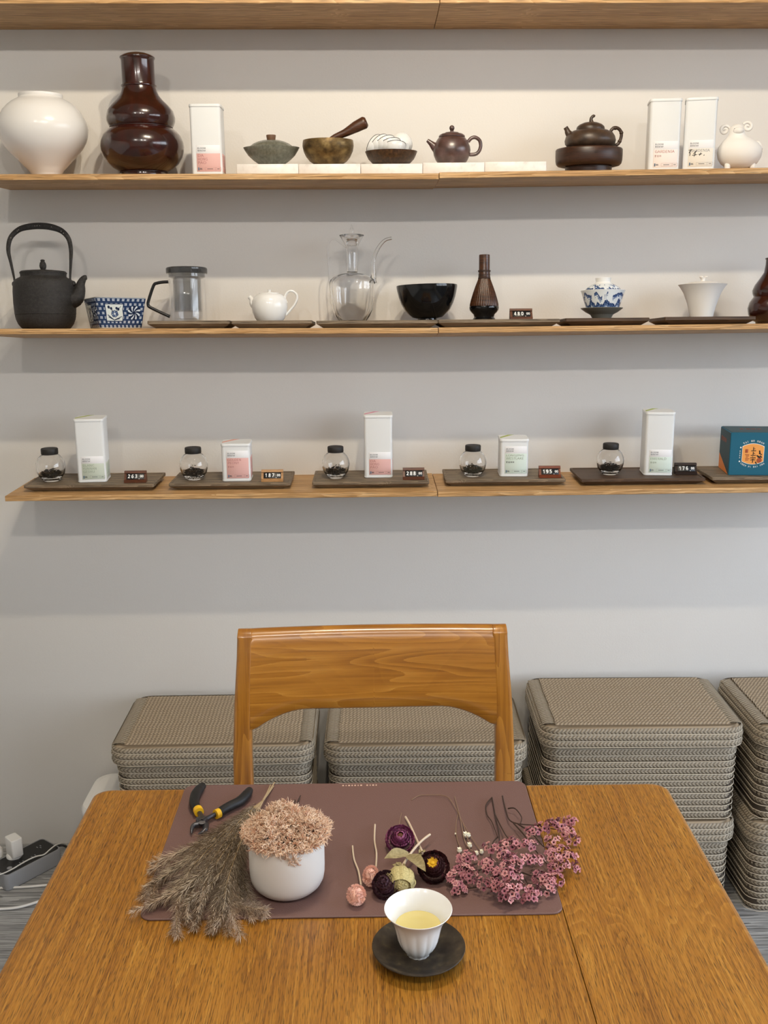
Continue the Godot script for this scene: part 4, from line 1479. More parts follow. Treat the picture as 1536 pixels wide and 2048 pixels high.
func ewer(up: float) -> void:
	var t := shelf_thing("glass_ewer", "tall clear glass ewer with a fluted body, thin handle and long curved spout", "ewer", 2, -0.0480, 2.42, up)
	var sx := 0.0001197
	var sy := 0.0001178
	var lobes := func(a: float, v: float) -> float: return 1.0 + (0.035 * cos(a * 10.0) if v < 0.5 else 0.0)
	begin()
	lathe([0, 0, 240, 0, 262, 18, 320, 110, 375, 240, 405, 420, 424, 620, 430, 760, 410, 820, 360, 870, 280, 910, 180, 935, 118, 945], sx, sy, 80, func(a: float, v: float) -> float: return 1.0 + 0.032 * cos(a * 10.0) * smoothstep(0.08, 0.3, v) * (1.0 - smoothstep(0.55, 0.85, v)))
	lathe([118, 945, 104, 970, 101, 1080, 104, 1300, 110, 1440, 140, 1500, 180, 1570, 222, 1640, 232, 1652, 224, 1656, 170, 1570, 130, 1500, 100, 1440, 94, 1300, 92, 1080, 96, 965], sx, sy, 48)
	lathe([110, 930, 270, 902, 350, 862, 400, 812, 418, 760, 412, 620, 393, 420, 363, 240, 308, 116, 240, 40, 0, 30], sx, sy, 80, func(a: float, v: float) -> float: return 1.0 + 0.032 * cos(a * 10.0) * smoothstep(0.15, 0.45, v) * (1.0 - smoothstep(0.7, 0.92, v)))
	part("body", M.solid_glass, t)
	begin()
	lathe([0, 1470, 100, 1470, 118, 1580, 150, 1640, 236, 1658, 240, 1664, 220, 1672, 60, 1682, 44, 1690, 40, 1720, 46, 1740, 30, 1790, 14, 1820, 10, 1860, 0, 1870], sx, sy, 40)
	part("lid", M.solid_glass, t)
	begin()
	tube(smooth_path([Vector3(0.0480, 0.0890, 0), Vector3(0.0490, 0.1050, 0), Vector3(0.0490, 0.1300, 0), Vector3(0.0525, 0.1500, 0), Vector3(0.0620, 0.1690, 0), Vector3(0.0755, 0.1840, 0), Vector3(0.0915, 0.1890, 0)], 5), [0.0085, 0.0060, 0.0048, 0.0044, 0.0040, 0.0036, 0.0034], 16)
	tube(smooth_path([Vector3(0.0480, 0.0890, 0), Vector3(0.0490, 0.1050, 0), Vector3(0.0490, 0.1300, 0), Vector3(0.0525, 0.1500, 0), Vector3(0.0620, 0.1690, 0), Vector3(0.0755, 0.1840, 0), Vector3(0.0915, 0.1890, 0)], 5), [0.0065, 0.0045, 0.0034, 0.0032, 0.0028, 0.0026, 0.0024], 12, false)
	part("spout", M.solid_glass, t)
	begin()
	tube(smooth_path([Vector3(-0.0525, 0.0950, 0), Vector3(-0.0535, 0.1200, 0), Vector3(-0.0555, 0.1550, 0), Vector3(-0.0535, 0.1780, 0), Vector3(-0.0470, 0.1870, 0), Vector3(-0.0380, 0.1880, 0), Vector3(-0.0280, 0.1810, 0), Vector3(-0.0175, 0.1730, 0), Vector3(-0.0125, 0.1695, 0)], 5), 0.0018, 10)
	part("handle", M.solid_glass, t)

func lower_shelf_things() -> void:
	tray("wooden tray at the left shelf end with the 263 price tag", 1, -0.6680, 2.420, 0.3030, 0.142, M.tray_wood, 0.0172)
	tray("wooden tray with the 187 price tag and a short coral-striped tin", 1, -0.3400, 2.420, 0.2840, 0.140, M.tray_wood, 0.0172)
	tray("wooden tray with the 288 price tag, left of the shelf joint", 1, -0.0100, 2.420, 0.2740, 0.140, M.tray_wood, 0.0172)
	tray("wooden tray with the 195 price tag, right of the shelf joint", 1, 0.3080, 2.428, 0.2830, 0.134, M.tray_wood, 0.0172, -0.01)
	tray("dark wooden tray with the 176 price tag", 1, 0.6290, 2.420, 0.2930, 0.142, M.tray_dark, 0.0172)
	tray("dark wooden tray under the blue box, cut by the right picture edge", 1, 0.9300, 2.420, 0.2790, 0.142, M.tray_wood, 0.0172)
	var up := 0.0176 - 0.0012
	jar("rounded glass jar of long twisted tea leaves at the left shelf end", -0.7705, 2.405, up, 1.02, 0, 0)
	jar("rounded glass jar of heaped tea left of the short coral-labelled tin", -0.4310, 2.405, up, 1.0, 1, 0)
	jar("rounded glass jar of tea left of the tall pink-labelled tin", -0.0930, 2.405, up, 0.98, 2, 0)
	jar("rounded glass jar of greenish tea left of the short mint-labelled tin", 0.2345, 2.412, up, 0.97, 3, 1)
	jar("rounded glass jar of fine black tea on the darkest tray", 0.5640, 2.412, up, 0.97, 4, 0)
	tea_tin("tall white tea tin with a green label on the 263 tray", 1, -0.6715, 2.416, up, 0.10, 0.1505, M.stripe_green, M.label_green, M.ink_sage, ["BLANC", "YUNNAN", "GESHU"])
	tea_tin("short white tea tin with a coral label on the 187 tray", 1, -0.3275, 2.408, up, 0.04, 0.0900, M.stripe_coral, M.label_pink, M.ink_rose, ["GOLDEN", "PEONY"], "glyphs3")
	tea_tin("tall white tea tin with a pink label on the 288 tray", 1, 0.0086, 2.432, up, 0.0, 0.1500, M.stripe_rose, M.label_pink, M.ink_rose, ["DA", "HONG", "PAO"])
	tea_tin("short white tea tin with a mint label on the 195 tray", 1, 0.3330, 2.432, up, -0.04, 0.0905, M.stripe_green, M.label_mint, M.ink_sage, ["LONGJING", "WESTLAKE"], "glyphs")
	tea_tin("tall white tea tin with a mint label on the 176 tray", 1, 0.6770, 2.422, up, -0.10, 0.1515, M.stripe_green, M.label_mint, M.ink_sage, ["EMERALD"], "glyphs3")
	price_tag("dark wooden price tag reading 263.00", 1, -0.5655, 2.382, up, "263", M.tag_walnut, 0.03)
	price_tag("light wooden price tag reading 187.00", 1, -0.2420, 2.376, up, "187", M.tag_maple)
	price_tag("dark brown price tag reading 288.00", 1, 0.0915, 2.380, up, "288", M.tag_walnut)
	price_tag("reddish wooden price tag reading 195.00", 1, 0.4150, 2.388, up, "195", M.tag_rosewood, -0.02)
	price_tag("almost black wooden price tag reading 176.00", 1, 0.7440, 2.405, up, "176", M.tag_ebony, -0.05)
	blue_box(up)

func jar(label: String, x: float, zdist: float, up: float, s: float, sd: int, green: int) -> void:
	var t := shelf_thing("glass_jar", label, "jar", 1, x, zdist, up, 0.0, "rounded glass jars with tea samples")
	var k := 0.000430 * s
	begin()
	lathe([0, 0, 36, 0, 42, 3, 52, 12, 70, 38, 78, 70, 79, 80, 76, 104, 64, 128, 50, 142, 41, 147, 41, 156, 36, 156, 36, 146, 46, 137, 59, 124, 70, 102, 73, 80, 72, 70, 64, 42, 46, 22, 30, 18, 0, 17], k, k, 48)
	part("body", M.solid_glass, t)
	begin()
	lathe([0, 148, 43, 148, 45, 151, 45, 176, 43, 180, 0, 181], k, k, 40)
	part("cap", M.cap_black, t)
	var r := RandomNumberGenerator.new()
	r.seed = 300 + sd
	begin()
	var n := 420
	for i in n:
		var a := r.randf() * TAU
		var f := sqrt(r.randf())
		var y := (20.0 + (50.0 - 22.0 * f) * r.randf() + (16.0 if r.randf() < 0.15 else 0.0) * (1.0 - f)) * k
		var rad := minf(f * 62.0, 42.0 + (y / k - 18.0) * 0.9) * k
		var c := Vector3(cos(a) * rad * 0.92, y, sin(a) * rad * 0.92)
		var d := Vector3(r.randf_range(-1, 1), r.randf_range(-0.35, 0.6), r.randf_range(-1, 1)).normalized() * r.randf_range(8, 17) * k
		var b := Vector3(r.randf_range(-1, 1), r.randf_range(0, 1), r.randf_range(-1, 1)) * 4.0 * k
		if (c + d).length() > 0.1: continue
		var e0 := c - d * 0.5
		var e1 := c + d * 0.5
		if Vector2(e0.x, e0.z).length() > 60 * k or Vector2(e1.x, e1.z).length() > 60 * k: continue
		tube([e0, c + b * 0.5, e1], [1.0 * k, 3.0 * k, 0.8 * k], 5, true, 0.6)
	if sd == 0:
		tube([Vector3(-0.010, 0.030, 0.006), Vector3(-0.006, 0.022, 0.008), Vector3(0.010, 0.019, 0.010)], [0.0004, 0.0016, 0.0010], 6)
	var o := part("tea_leaves", M.tea_leaf_green if green else M.tea_leaf_black)
	o.transform = t.transform
	tag(o, ["twisted long dark tea leaves in the 263 jar", "small dark tea leaves heaped in the 187 jar", "black curled tea leaves in the 288 jar", "greenish flat tea leaves in the 195 jar", "fine black tea leaves in the 176 jar"][sd], "tea leaves", "", "stuff")

func blue_box(up: float) -> void:
	var t := shelf_thing("gift_box", "teal cardboard gift box with an orange medallion at the right picture edge", "box", 1, 0.9005, 2.425, up + 0.0002, -0.10)
	var w := 0.114
	var h := 0.1020
	var d := 0.102
	begin()
	loft([rrect(w - 0.002, d - 0.002, 0.0012, 0.0, 1), rrect(w, d, 0.0014, 0.001, 1), rrect(w, d, 0.0014, h - 0.001, 1), rrect(w - 0.002, d - 0.002, 0.0012, h, 1)], true, true, 3)
	part("body", M.box_teal, t)
	begin()
	block(Vector3(0, h + 0.0004, 0.002), Vector3(w - 0.003, 0.0014, d - 0.006), 0.001, 0.0004, 1)
	part("lid_flap", M.box_teal_dark, t)
	begin()
	X = Transform3D(Basis(Vector3.UP, -PI / 2), Vector3(-w / 2 - 0.0002, 0, 0))
	slab(PackedVector2Array([Vector2(-d / 2 + 0.002, 0.001), Vector2(d / 2 - 0.006, 0.001), Vector2(-d / 2 + 0.002, 0.038)]), 0.0, 0.0004)
	part("side_panel", M.box_orange, t)
	begin()
	X = Transform3D(Basis(Vector3.UP, -PI / 2), Vector3(-w / 2 - 0.0002, 0, 0))
	slab(PackedVector2Array([Vector2(-d / 2 + 0.002, 0.0385), Vector2(d / 2 - 0.006, 0.0018), Vector2(d / 2 - 0.001, 0.001), Vector2(d / 2 - 0.001, h - 0.002), Vector2(-d / 2 + 0.002, h - 0.002)]), 0.0, 0.0004)
	part("side_panel", M.box_teal_dark, t)
	glyphs(t, Vector3(-w / 2 - 0.0007, h - 0.030, -0.036), 0.0125, 4, M.ink_rust, Vector3(0, -PI / 2, 0))
	glyphs(t, Vector3(-0.026, h + 0.0013, 0.006), 0.0125, 4, M.ink_rust, Vector3(-PI / 2, 0, 0))
	# medallion: straight sides, arched top and bottom
	var z := d / 2
	var outline := func(a: float, b: float) -> PackedVector2Array:
		var p := PackedVector2Array()
		for k in 13:
			var u := lerpf(-1, 1, k / 12.0)
			p.append(Vector2(-0.0035 + u * a, 0.0515 + b + 0.007 * (1.0 - u * u)))
		for k in 13:
			var u := lerpf(1, -1, k / 12.0)
			p.append(Vector2(-0.0035 + u * a, 0.0515 - b - 0.007 * (1.0 - u * u)))
		return p
	begin()
	slab(outline.call(0.0252, 0.0182), z - 0.0002, z + 0.0002)
	part("medallion", M.ink_white, t)
	begin()
	slab(outline.call(0.0244, 0.0172), z, z + 0.0004)
	part("medallion", M.box_gold, t)
	# brushed characters and small print
	begin()
	var zt := z + 0.0006
	for c in [[0.063, 0.8], [0.052, 0.75]]:
		var y: float = c[0]
		for q in [[-0.0035, y - 0.004, -0.0030, y + 0.005, 0.0009], [-0.0085, y - 0.004, 0.003, y - 0.0036, 0.0009], [-0.003, y + 0.0005, 0.001, y + 0.0010, 0.0007]]:
			tube([Vector3(q[0], q[1], zt), Vector3(q[2], q[3], zt)], q[4], 6, true, 0.3)
	for q in [[-0.0042, 0.0455, -0.0030, 0.0440, 0.0008], [-0.0085, 0.0425, 0.0025, 0.0430, 0.0008], [-0.0085, 0.0425, -0.0090, 0.0405, 0.0007], [0.0025, 0.0430, 0.0018, 0.0405, 0.0007], [-0.0060, 0.0395, 0.0000, 0.0398, 0.0007], [-0.0090, 0.0370, 0.0028, 0.0374, 0.0008], [-0.0030, 0.0395, -0.0032, 0.0310, 0.0009], [-0.0032, 0.0310, -0.0050, 0.0318, 0.0006]]:
		tube([Vector3(q[0], q[1], zt), Vector3(q[2], q[3], zt)], q[4], 6, true, 0.3)
	for q in [[0.011, 0.060, 0.0125, 0.052, 0.0016], [0.010, 0.053, 0.017, 0.050, 0.0012], [0.005, 0.048, 0.013, 0.044, 0.0014], [0.013, 0.048, 0.017, 0.043, 0.0014], [0.007, 0.045, 0.015, 0.041, 0.0012], [0.003, 0.033, 0.006, 0.028, 0.0014]]:
		tube([Vector3(q[0], q[1], zt), Vector3(q[2], q[3], zt)], q[4], 6, true, 0.2)
	part("lettering", M.ink_black, t)
	begin()
	ball(Vector3(0.0115, 0.0365, zt), Vector3(0.0060, 0.0060, 0.0004), 20, 8)
	block(Vector3(-0.0185, 0.0585, zt - 0.0001), Vector3(0.0065, 0.0085, 0.0003), 0.0006, 0.0001, 1)
	for k in 5: block(Vector3(-0.0170 + (k % 2) * 0.001, 0.0500 - k * 0.0033, zt - 0.0001), Vector3(0.0095 - (k % 3) * 0.002, 0.0016, 0.0003), 0.0002, 0.0001, 1)
	part("small_print", M.ink_rust, t)
	for k in 2:
		begin()
		ball(Vector3(-0.0325 - k * 0.001, 0.0665 - k * 0.033, z + 0.0002), Vector3(0.0019, 0.0019, 0.0004), 14, 8)
		part("dot", M.ink_white, t)
	for k in 4: glyphs(t, Vector3(-0.0350, 0.0565 - k * 0.0052, z + 0.0004), 0.0036, 1, M.ink_white)
	arc_words("TAI MU SHAN", t, Vector3(-0.0035, 0.0380, z + 0.0003), 0.0445, PI / 2 + 0.52, -0.104, 0.0040)
	arc_words("CHEN PI BAI CHA", t, Vector3(-0.0035, 0.0650, z + 0.0003), -0.0445, -PI / 2 - 0.62, 0.0886, 0.0036)

func arc_words(s: String, t: Node3D, c: Vector3, r: float, a0: float, step: float, h: float) -> void:
	for k in s.length():
		if s[k] == " ": continue
		var a := a0 + step * k
		var p := c + Vector3(cos(a), sin(a), 0) * absf(r)
		words(s[k], t, p, h * (0.35 if s[k] == "I" else 0.85), h, M.ink_white, Vector3(0, 0, a - PI / 2 if r > 0 else a + PI / 2), true, "Droid Serif")

# ---------------------------------------------------------------- things on the floor
func floor_things() -> void:
	var t := thing("waste_bin", "slim white waste bin between the left baskets and the wall", "bin", Vector3(-0.6930, 0, -2.41))
	begin()
	loft([rrect(0.085, 0.17, 0.036, 0.0), rrect(0.104, 0.20, 0.046, 0.190)], true, false, 3)
	part("body", M.plastic_grey, t)
	begin()
	loft([rrect(0.094, 0.188, 0.042, 0.188, 6), rrect(0.094, 0.188, 0.042, 0.194, 6), rrect(0.107, 0.205, 0.048, 0.195, 6), rrect(0.107, 0.205, 0.048, 0.212, 6), rrect(0.098, 0.195, 0.044, 0.219, 6), rrect(0.07, 0.16, 0.03, 0.222, 6)], true, false, 3)
	part("lid", M.plastic_white, t)
	t = thing("power_strip", "grey power strip with a black top on the floor at left", "power strip", Vector3(-0.9185, 0, -2.395), Vector3(0, 0.906, 0))
	begin()
	loft([rrect(0.160, 0.080, 0.010, 0.0), rrect(0.166, 0.086, 0.012, 0.003), rrect(0.166, 0.086, 0.012, 0.042), rrect(0.163, 0.083, 0.011, 0.0445), rrect(0.158, 0.078, 0.010, 0.0445), rrect(0.158, 0.078, 0.010, 0.0425)], true, false, 3)
	part("body", M.plastic_grey, t)
	begin()
	block(Vector3(0, 0.0430, 0), Vector3(0.1565, 0.003, 0.0765), 0.009, 0.0004)
	var top := part("top_panel", M.plastic_black, t)
	for q in [[0.050, -0.012], [0.015, 0.016], [-0.020, 0.016]]:
		begin()
		for k in 3: block(Vector3(q[0] + [-0.005, 0.005, 0.0][k], 0.0446, q[1] + [0.0, 0.0, 0.008][k]), Vector3(0.0022, 0.0008, 0.0065), 0.0003, 0.0002, 1)
		part("socket", M.plastic_grey, top)
	begin()
	X = Transform3D(Basis.IDENTITY, Vector3(-0.055, 0.0444, 0.016))
	lathe([0, 0, 0.0065, 0, 0.0065, 0.0012, 0.0055, 0.002, 0, 0.002], 1, 1, 24)
	part("button", M.plastic_grey, top)
	t = thing("charger", "white cube charger plugged into the power strip", "charger", Vector3(-0.9462, 0.0445, -2.3978), Vector3(0, 0.80, 0))
	begin()
	block(Vector3(0, 0.0315, 0.004), Vector3(0.030, 0.050, 0.040), 0.005, 0.002, 5)
	part("body", M.plastic_white, t)
	begin()
	lathe([0, 0, 0.020, 0, 0.020, 0.006, 0.017, 0.010, 0, 0.010], 1, 1, 32)
	part("plug_base", M.plastic_white, t)
	t = thing("plug", "round cream plug at the left picture edge beside the charger", "plug", Vector3(-0.9893, 0.0445, -2.3987))
	begin()
	lathe([0, 0, 0.013, 0, 0.014, 0.006, 0.013, 0.020, 0.010, 0.024, 0, 0.024], 1, 1, 28)
	part("body", M.cable_white, t)
	begin()
	tube(smooth_path([Vector3(-1.0244, 0.0300, -2.2967), Vector3(-0.9755, 0.0470, -2.3042), Vector3(-0.9490, 0.0480, -2.3108), Vector3(-0.9288, 0.0480, -2.3325), Vector3(-0.9063, 0.0480, -2.3681), Vector3(-0.8872, 0.0480, -2.3885), Vector3(-0.8693, 0.0480, -2.3974), Vector3(-0.8597, 0.0500, -2.4176), Vector3(-0.8505, 0.0500, -2.4389), Vector3(-0.8453, 0.0350, -2.4708), Vector3(-0.8412, 0.0120, -2.5013), Vector3(-0.8182, 0.0040, -2.4892)], 5), 0.0018, 8)
	tag(part("cable", M.cable_white), "thin white cable lying along the top of the power strip", "cable")
	begin()
	tube(smooth_path([Vector3(-1.0323, 0.0040, -2.3106), Vector3(-0.9592, 0.0040, -2.3176), Vector3(-0.8971, 0.0040, -2.3206), Vector3(-0.8399, 0.0040, -2.3281), Vector3(-0.7997, 0.0040, -2.3337), Vector3(-0.7735, 0.0040, -2.3310)], 5), 0.0032, 8)
	tag(part("cable", M.cable_white), "white cable on the floor just below the power strip", "cable")
	begin()
	tube(smooth_path([Vector3(-1.0019, 0.0040, -2.2309), Vector3(-0.9281, 0.0040, -2.2293), Vector3(-0.8816, 0.0040, -2.2364), Vector3(-0.8352, 0.0040, -2.2642), Vector3(-0.8066, 0.0040, -2.2929), Vector3(-0.7877, 0.0040, -2.3139)], 5), 0.0034, 8)
	tag(part("cable", M.cable_white), "lower white cable curving on the floor at the left edge", "cable")
	begin()
	tube(smooth_path([Vector3(-0.8566, 0.0300, -2.4671), Vector3(-0.8425, 0.0300, -2.4692), Vector3(-0.8302, 0.0120, -2.4862), Vector3(-0.7911, 0.0040, -2.4886)], 5), 0.0030, 8)
	tag(part("cable", M.cable_dark), "dark cable leaving the right end of the power strip", "cable")

# ---------------------------------------------------------------- things on the table
func mat_things() -> void:
	var t: Node3D
	begin()
	loft([rrect(0.5185, 0.3325, 0.014, 0.0, 6), rrect(0.5200, 0.3340, 0.015, 0.0006, 6), rrect(0.5200, 0.3340, 0.015, 0.0020, 6), rrect(0.5185, 0.3325, 0.014, 0.0027, 6)], true, false, 3)
	var mat := part("desk_mat", M.mat_leather)
	mat.position = Vector3(-0.0340, 0.7502, -1.2715)
	mat.rotation.y = 0.004
	tag(mat, "mauve-brown leather-like desk mat with rounded corners on the oak table", "mat")
	begin()
	for k in 12:
		if k == 7: continue
		block(Vector3(-0.0185 + k * 0.0046, 0.0028, -0.1590), Vector3([0.0026, 0.0014, 0.0030, 0.0020][k % 4], 0.0003, 0.0036), 0.0002, 0.0001, 1)
	part("fine_print", M.mat_print, mat)
	cup_and_saucer()
	pliers()
	pot_of_moss()
	grass()
	flowers()
	statice()

func cup_and_saucer() -> void:
	var t := thing("saucer", "dark mottled stoneware saucer under the tea cup", "saucer", Vector3(0.0450, 0.7501, -1.0290))
	begin()
	lathe([0, 0, 20, 0, 24, 0.5, 26, 2.5, 36, 5.5, 47, 11.0, 53, 15.0, 53.6, 16.2, 53, 17.0, 50, 15.8, 40, 10.6, 29, 7.6, 22, 6.6, 0, 6.4], 0.001, 0.001, 72)
	part("body", M.stoneware_dark, t)
	t = thing("tea_cup", "white fluted porcelain cup with a flared rim on the dark saucer", "cup", Vector3(0.0445, 0.7567, -1.0290))
	var lobes := func(a: float, v: float) -> float: return 1.0 + 0.045 * (absf(cos(a * 6.5)) - 0.6) * smoothstep(0.04, 0.12, v) * (1.0 - smoothstep(0.30, 0.46, v))
	begin()
	lathe([0, 0.6, 11.5, 0.6, 12.0, 0, 13.2, 0, 13.6, 2.4, 14.6, 4.0, 18.0, 8, 21.2, 14, 23.6, 21, 25.2, 29, 26.8, 36, 28.6, 42, 31.0, 47, 34.4, 52, 38.0, 56.4, 38.7, 57.6, 38.3, 58.1, 37.4, 57.4, 33.6, 52.8, 30.0, 47.6, 27.4, 42, 25.6, 36, 24.0, 29, 22.3, 21, 19.8, 14, 16, 8, 10, 5.4, 0, 5.0], 0.001, 0.001, 104, lobes)
	part("body", M.white_porcelain, t)
	begin()
	lathe([0, 0, 25.4, 0, 25.75, 1.2, 24.0, 0.9, 0, 0.9], 0.001, 0.001, 56)
	var tea := part("tea", M.tea_liquid)
	tea.position = Vector3(0.0445, 0.7567 + 0.0358, -1.0290)
	tag(tea, "pale yellow-green tea filling the white fluted cup", "tea")

func pliers() -> void:
	var t := thing("pliers", "black-handled cutting pliers with yellow collars lying open on the mat", "pliers", Vector3.ZERO)
	var h := [[Vector3(-0.2652, 0.7610, -1.4207), Vector3(-0.2692, 0.7610, -1.4085), Vector3(-0.2714, 0.7620, -1.3901), Vector3(-0.2695, 0.7620, -1.3680), Vector3(-0.2645, 0.7620, -1.3535), Vector3(-0.2604, 0.7620, -1.3463)], [Vector3(-0.1929, 0.7610, -1.4051), Vector3(-0.1955, 0.7620, -1.3898), Vector3(-0.2028, 0.7620, -1.3708), Vector3(-0.2156, 0.7620, -1.3566), Vector3(-0.2242, 0.7620, -1.3455), Vector3(-0.2287, 0.7620, -1.3372)]]
	var col := [[Vector3(-0.2610, 0.7620, -1.3478), Vector3(-0.2574, 0.7620, -1.3392)], [Vector3(-0.2281, 0.7620, -1.3379), Vector3(-0.2331, 0.7620, -1.3331)]]
	var shank := [[Vector3(-0.2594, 0.7615, -1.3444), Vector3(-0.2535, 0.7615, -1.3303), Vector3(-0.2498, 0.7615, -1.3125)], [Vector3(-0.2314, 0.7615, -1.3360), Vector3(-0.2401, 0.7615, -1.3272), Vector3(-0.2491, 0.7615, -1.3125)]]
	for i in 2:
		begin()
		tube(smooth_path(h[i], 5), [0.0055, 0.0074, 0.0076, 0.0074, 0.0070, 0.0066], 16, true, 0.92)
		var g := part("grip", M.grip_black, t)
		begin()
		tube(col[i], 0.0070, 16)
		part("collar", M.grip_yellow, g)
		begin()
		tube(smooth_path(shank[i], 4), [0.0036, 0.0038, 0.0055], 12, true, 0.8)
		part("shank", M.steel_dark, t)
	begin()
	X = Transform3D(Basis.IDENTITY, Vector3(-0.2504, 0.7570, -1.3189))
	lathe([0, 0, 0.0085, 0, 0.0088, 0.003, 0.0084, 0.0072, 0.0070, 0.0080, 0, 0.0080], 1, 1, 24)
	part("joint", M.steel_dark, t)
	begin()
	X = Transform3D(Basis.IDENTITY, Vector3(-0.2480, 0.7650, -1.3064))
	lathe([0, 0, 0.0048, 0, 0.0048, 0.0004, 0.0040, 0.0008, 0, 0.0008], 1, 1, 20)
	part("rivet", M.steel_bright, t)
	for q in [[Vector3(-0.2534, 0.7610, -1.3081), Vector3(-0.2598, 0.7610, -1.3042), Vector3(-0.2610, 0.7600, -1.2967), Vector3(-0.2598, 0.7580, -1.2895)], [Vector3(-0.2433, 0.7610, -1.3065), Vector3(-0.2419, 0.7600, -1.2975), Vector3(-0.2452, 0.7590, -1.2914), Vector3(-0.2509, 0.7580, -1.2880)]]:
		begin()
		tube(smooth_path(q, 4), [0.0050, 0.0040, 0.0028, 0.0008], 10, true, 0.9)
		part("jaw", M.steel_dark, t)

func pot_of_moss() -> void:
	var t := thing("plant_pot", "small matt white pot with a rounded base filled with tan moss", "pot", Vector3(-0.1167, 0.7530, -1.1705))
	begin()
	shell([30, 0, 34, 0.6, 39, 3.4, 43.5, 8.0, 46.4, 14.0, 47.6, 21.0, 47.9, 30.0, 47.9, 74.0, 47.4, 75.6, 46.6, 76.2], 0.001, 0.001, 3.2, 72, null, 4.0)
	part("body", M.pot_white, t)
	var r := RandomNumberGenerator.new()
	r.seed = 77
	begin()
	for i in 3000:
		var a := r.randf() * TAU
		var f := sqrt(r.randf())
		var rad := f * 0.0520
		var lump := 0.010 * sin(a * 3.0 + 1.0) * f + 0.005 * sin(a * 7.0 + f * 9.0)
		var base := Vector3(cos(a) * rad, 0.073 + 0.021 * (1.0 - f * f * f) + lump * 0.9 - 0.010 * r.randf(), sin(a) * rad)
		if f > 0.9 and base.y < 0.078: base.y = 0.078
		var d := (Vector3(cos(a) * f, 1.0 - 0.75 * f, sin(a) * f) + Vector3(r.randf_range(-1, 1), r.randf_range(-0.6, 0.8), r.randf_range(-1, 1)) * 0.9).normalized()
		var shade := r.randf()
		var c := Color(0.97, 0.87, 0.77).lerp(Color(0.80, 0.64, 0.52), shade * shade)
		if r.randf() < 0.12: c = Color(0.80, 0.60, 0.48)
		st.set_color(c.srgb_to_linear())
		moss_strand(base, d, r.randf_range(0.006, 0.011), 0.00066, r, 2)
	st.set_color(Color.WHITE)
	var o := part("dried_moss", M.moss_tan)
	o.position = t.position
	tag(o, "tan-pink dried reindeer moss heaped over the rim of the white pot", "moss", "", "stuff")
	begin()
	var tw := [Vector3(-0.1157, 0.7570, -1.3940), Vector3(-0.1172, 0.7570, -1.3837), Vector3(-0.1186, 0.7580, -1.3731), Vector3(-0.1203, 0.7560, -1.3651)]
	tube(tw, [0.0008, 0.0011, 0.0010, 0.0010], 6)
	tube([Vector3(-0.1229, 0.7570, -1.3808), Vector3(-0.1217, 0.7580, -1.3702), Vector3(-0.1201, 0.7560, -1.3622)], 0.0009, 6)
	tag(part("twig", M.stem_dark), "short brown twig lying on the mat just behind the moss pot", "twig")

func moss_strand(p: Vector3, d: Vector3, l: float, w: float, r: RandomNumberGenerator, depth: int) -> void:
	var pts := [p]
	var dir := d
	var q := p
	for k in 3:
		dir = (dir + Vector3(r.randf_range(-1, 1), r.randf_range(-1, 1), r.randf_range(-1, 1)) * 0.75).normalized()
		q += dir * l / 3
		pts.append(q)
	tube(pts, [w, w * 0.8, w * 0.35], 4, false)
	if depth > 0:
		for k in 2:
			var e := (dir + Vector3(r.randf_range(-1, 1), r.randf_range(-1, 1), r.randf_range(-1, 1)) * 1.0).normalized()
			moss_strand(pts[1 + k], e, l * 0.6, w * 0.75, r, depth - 1 if k == 0 else 0)

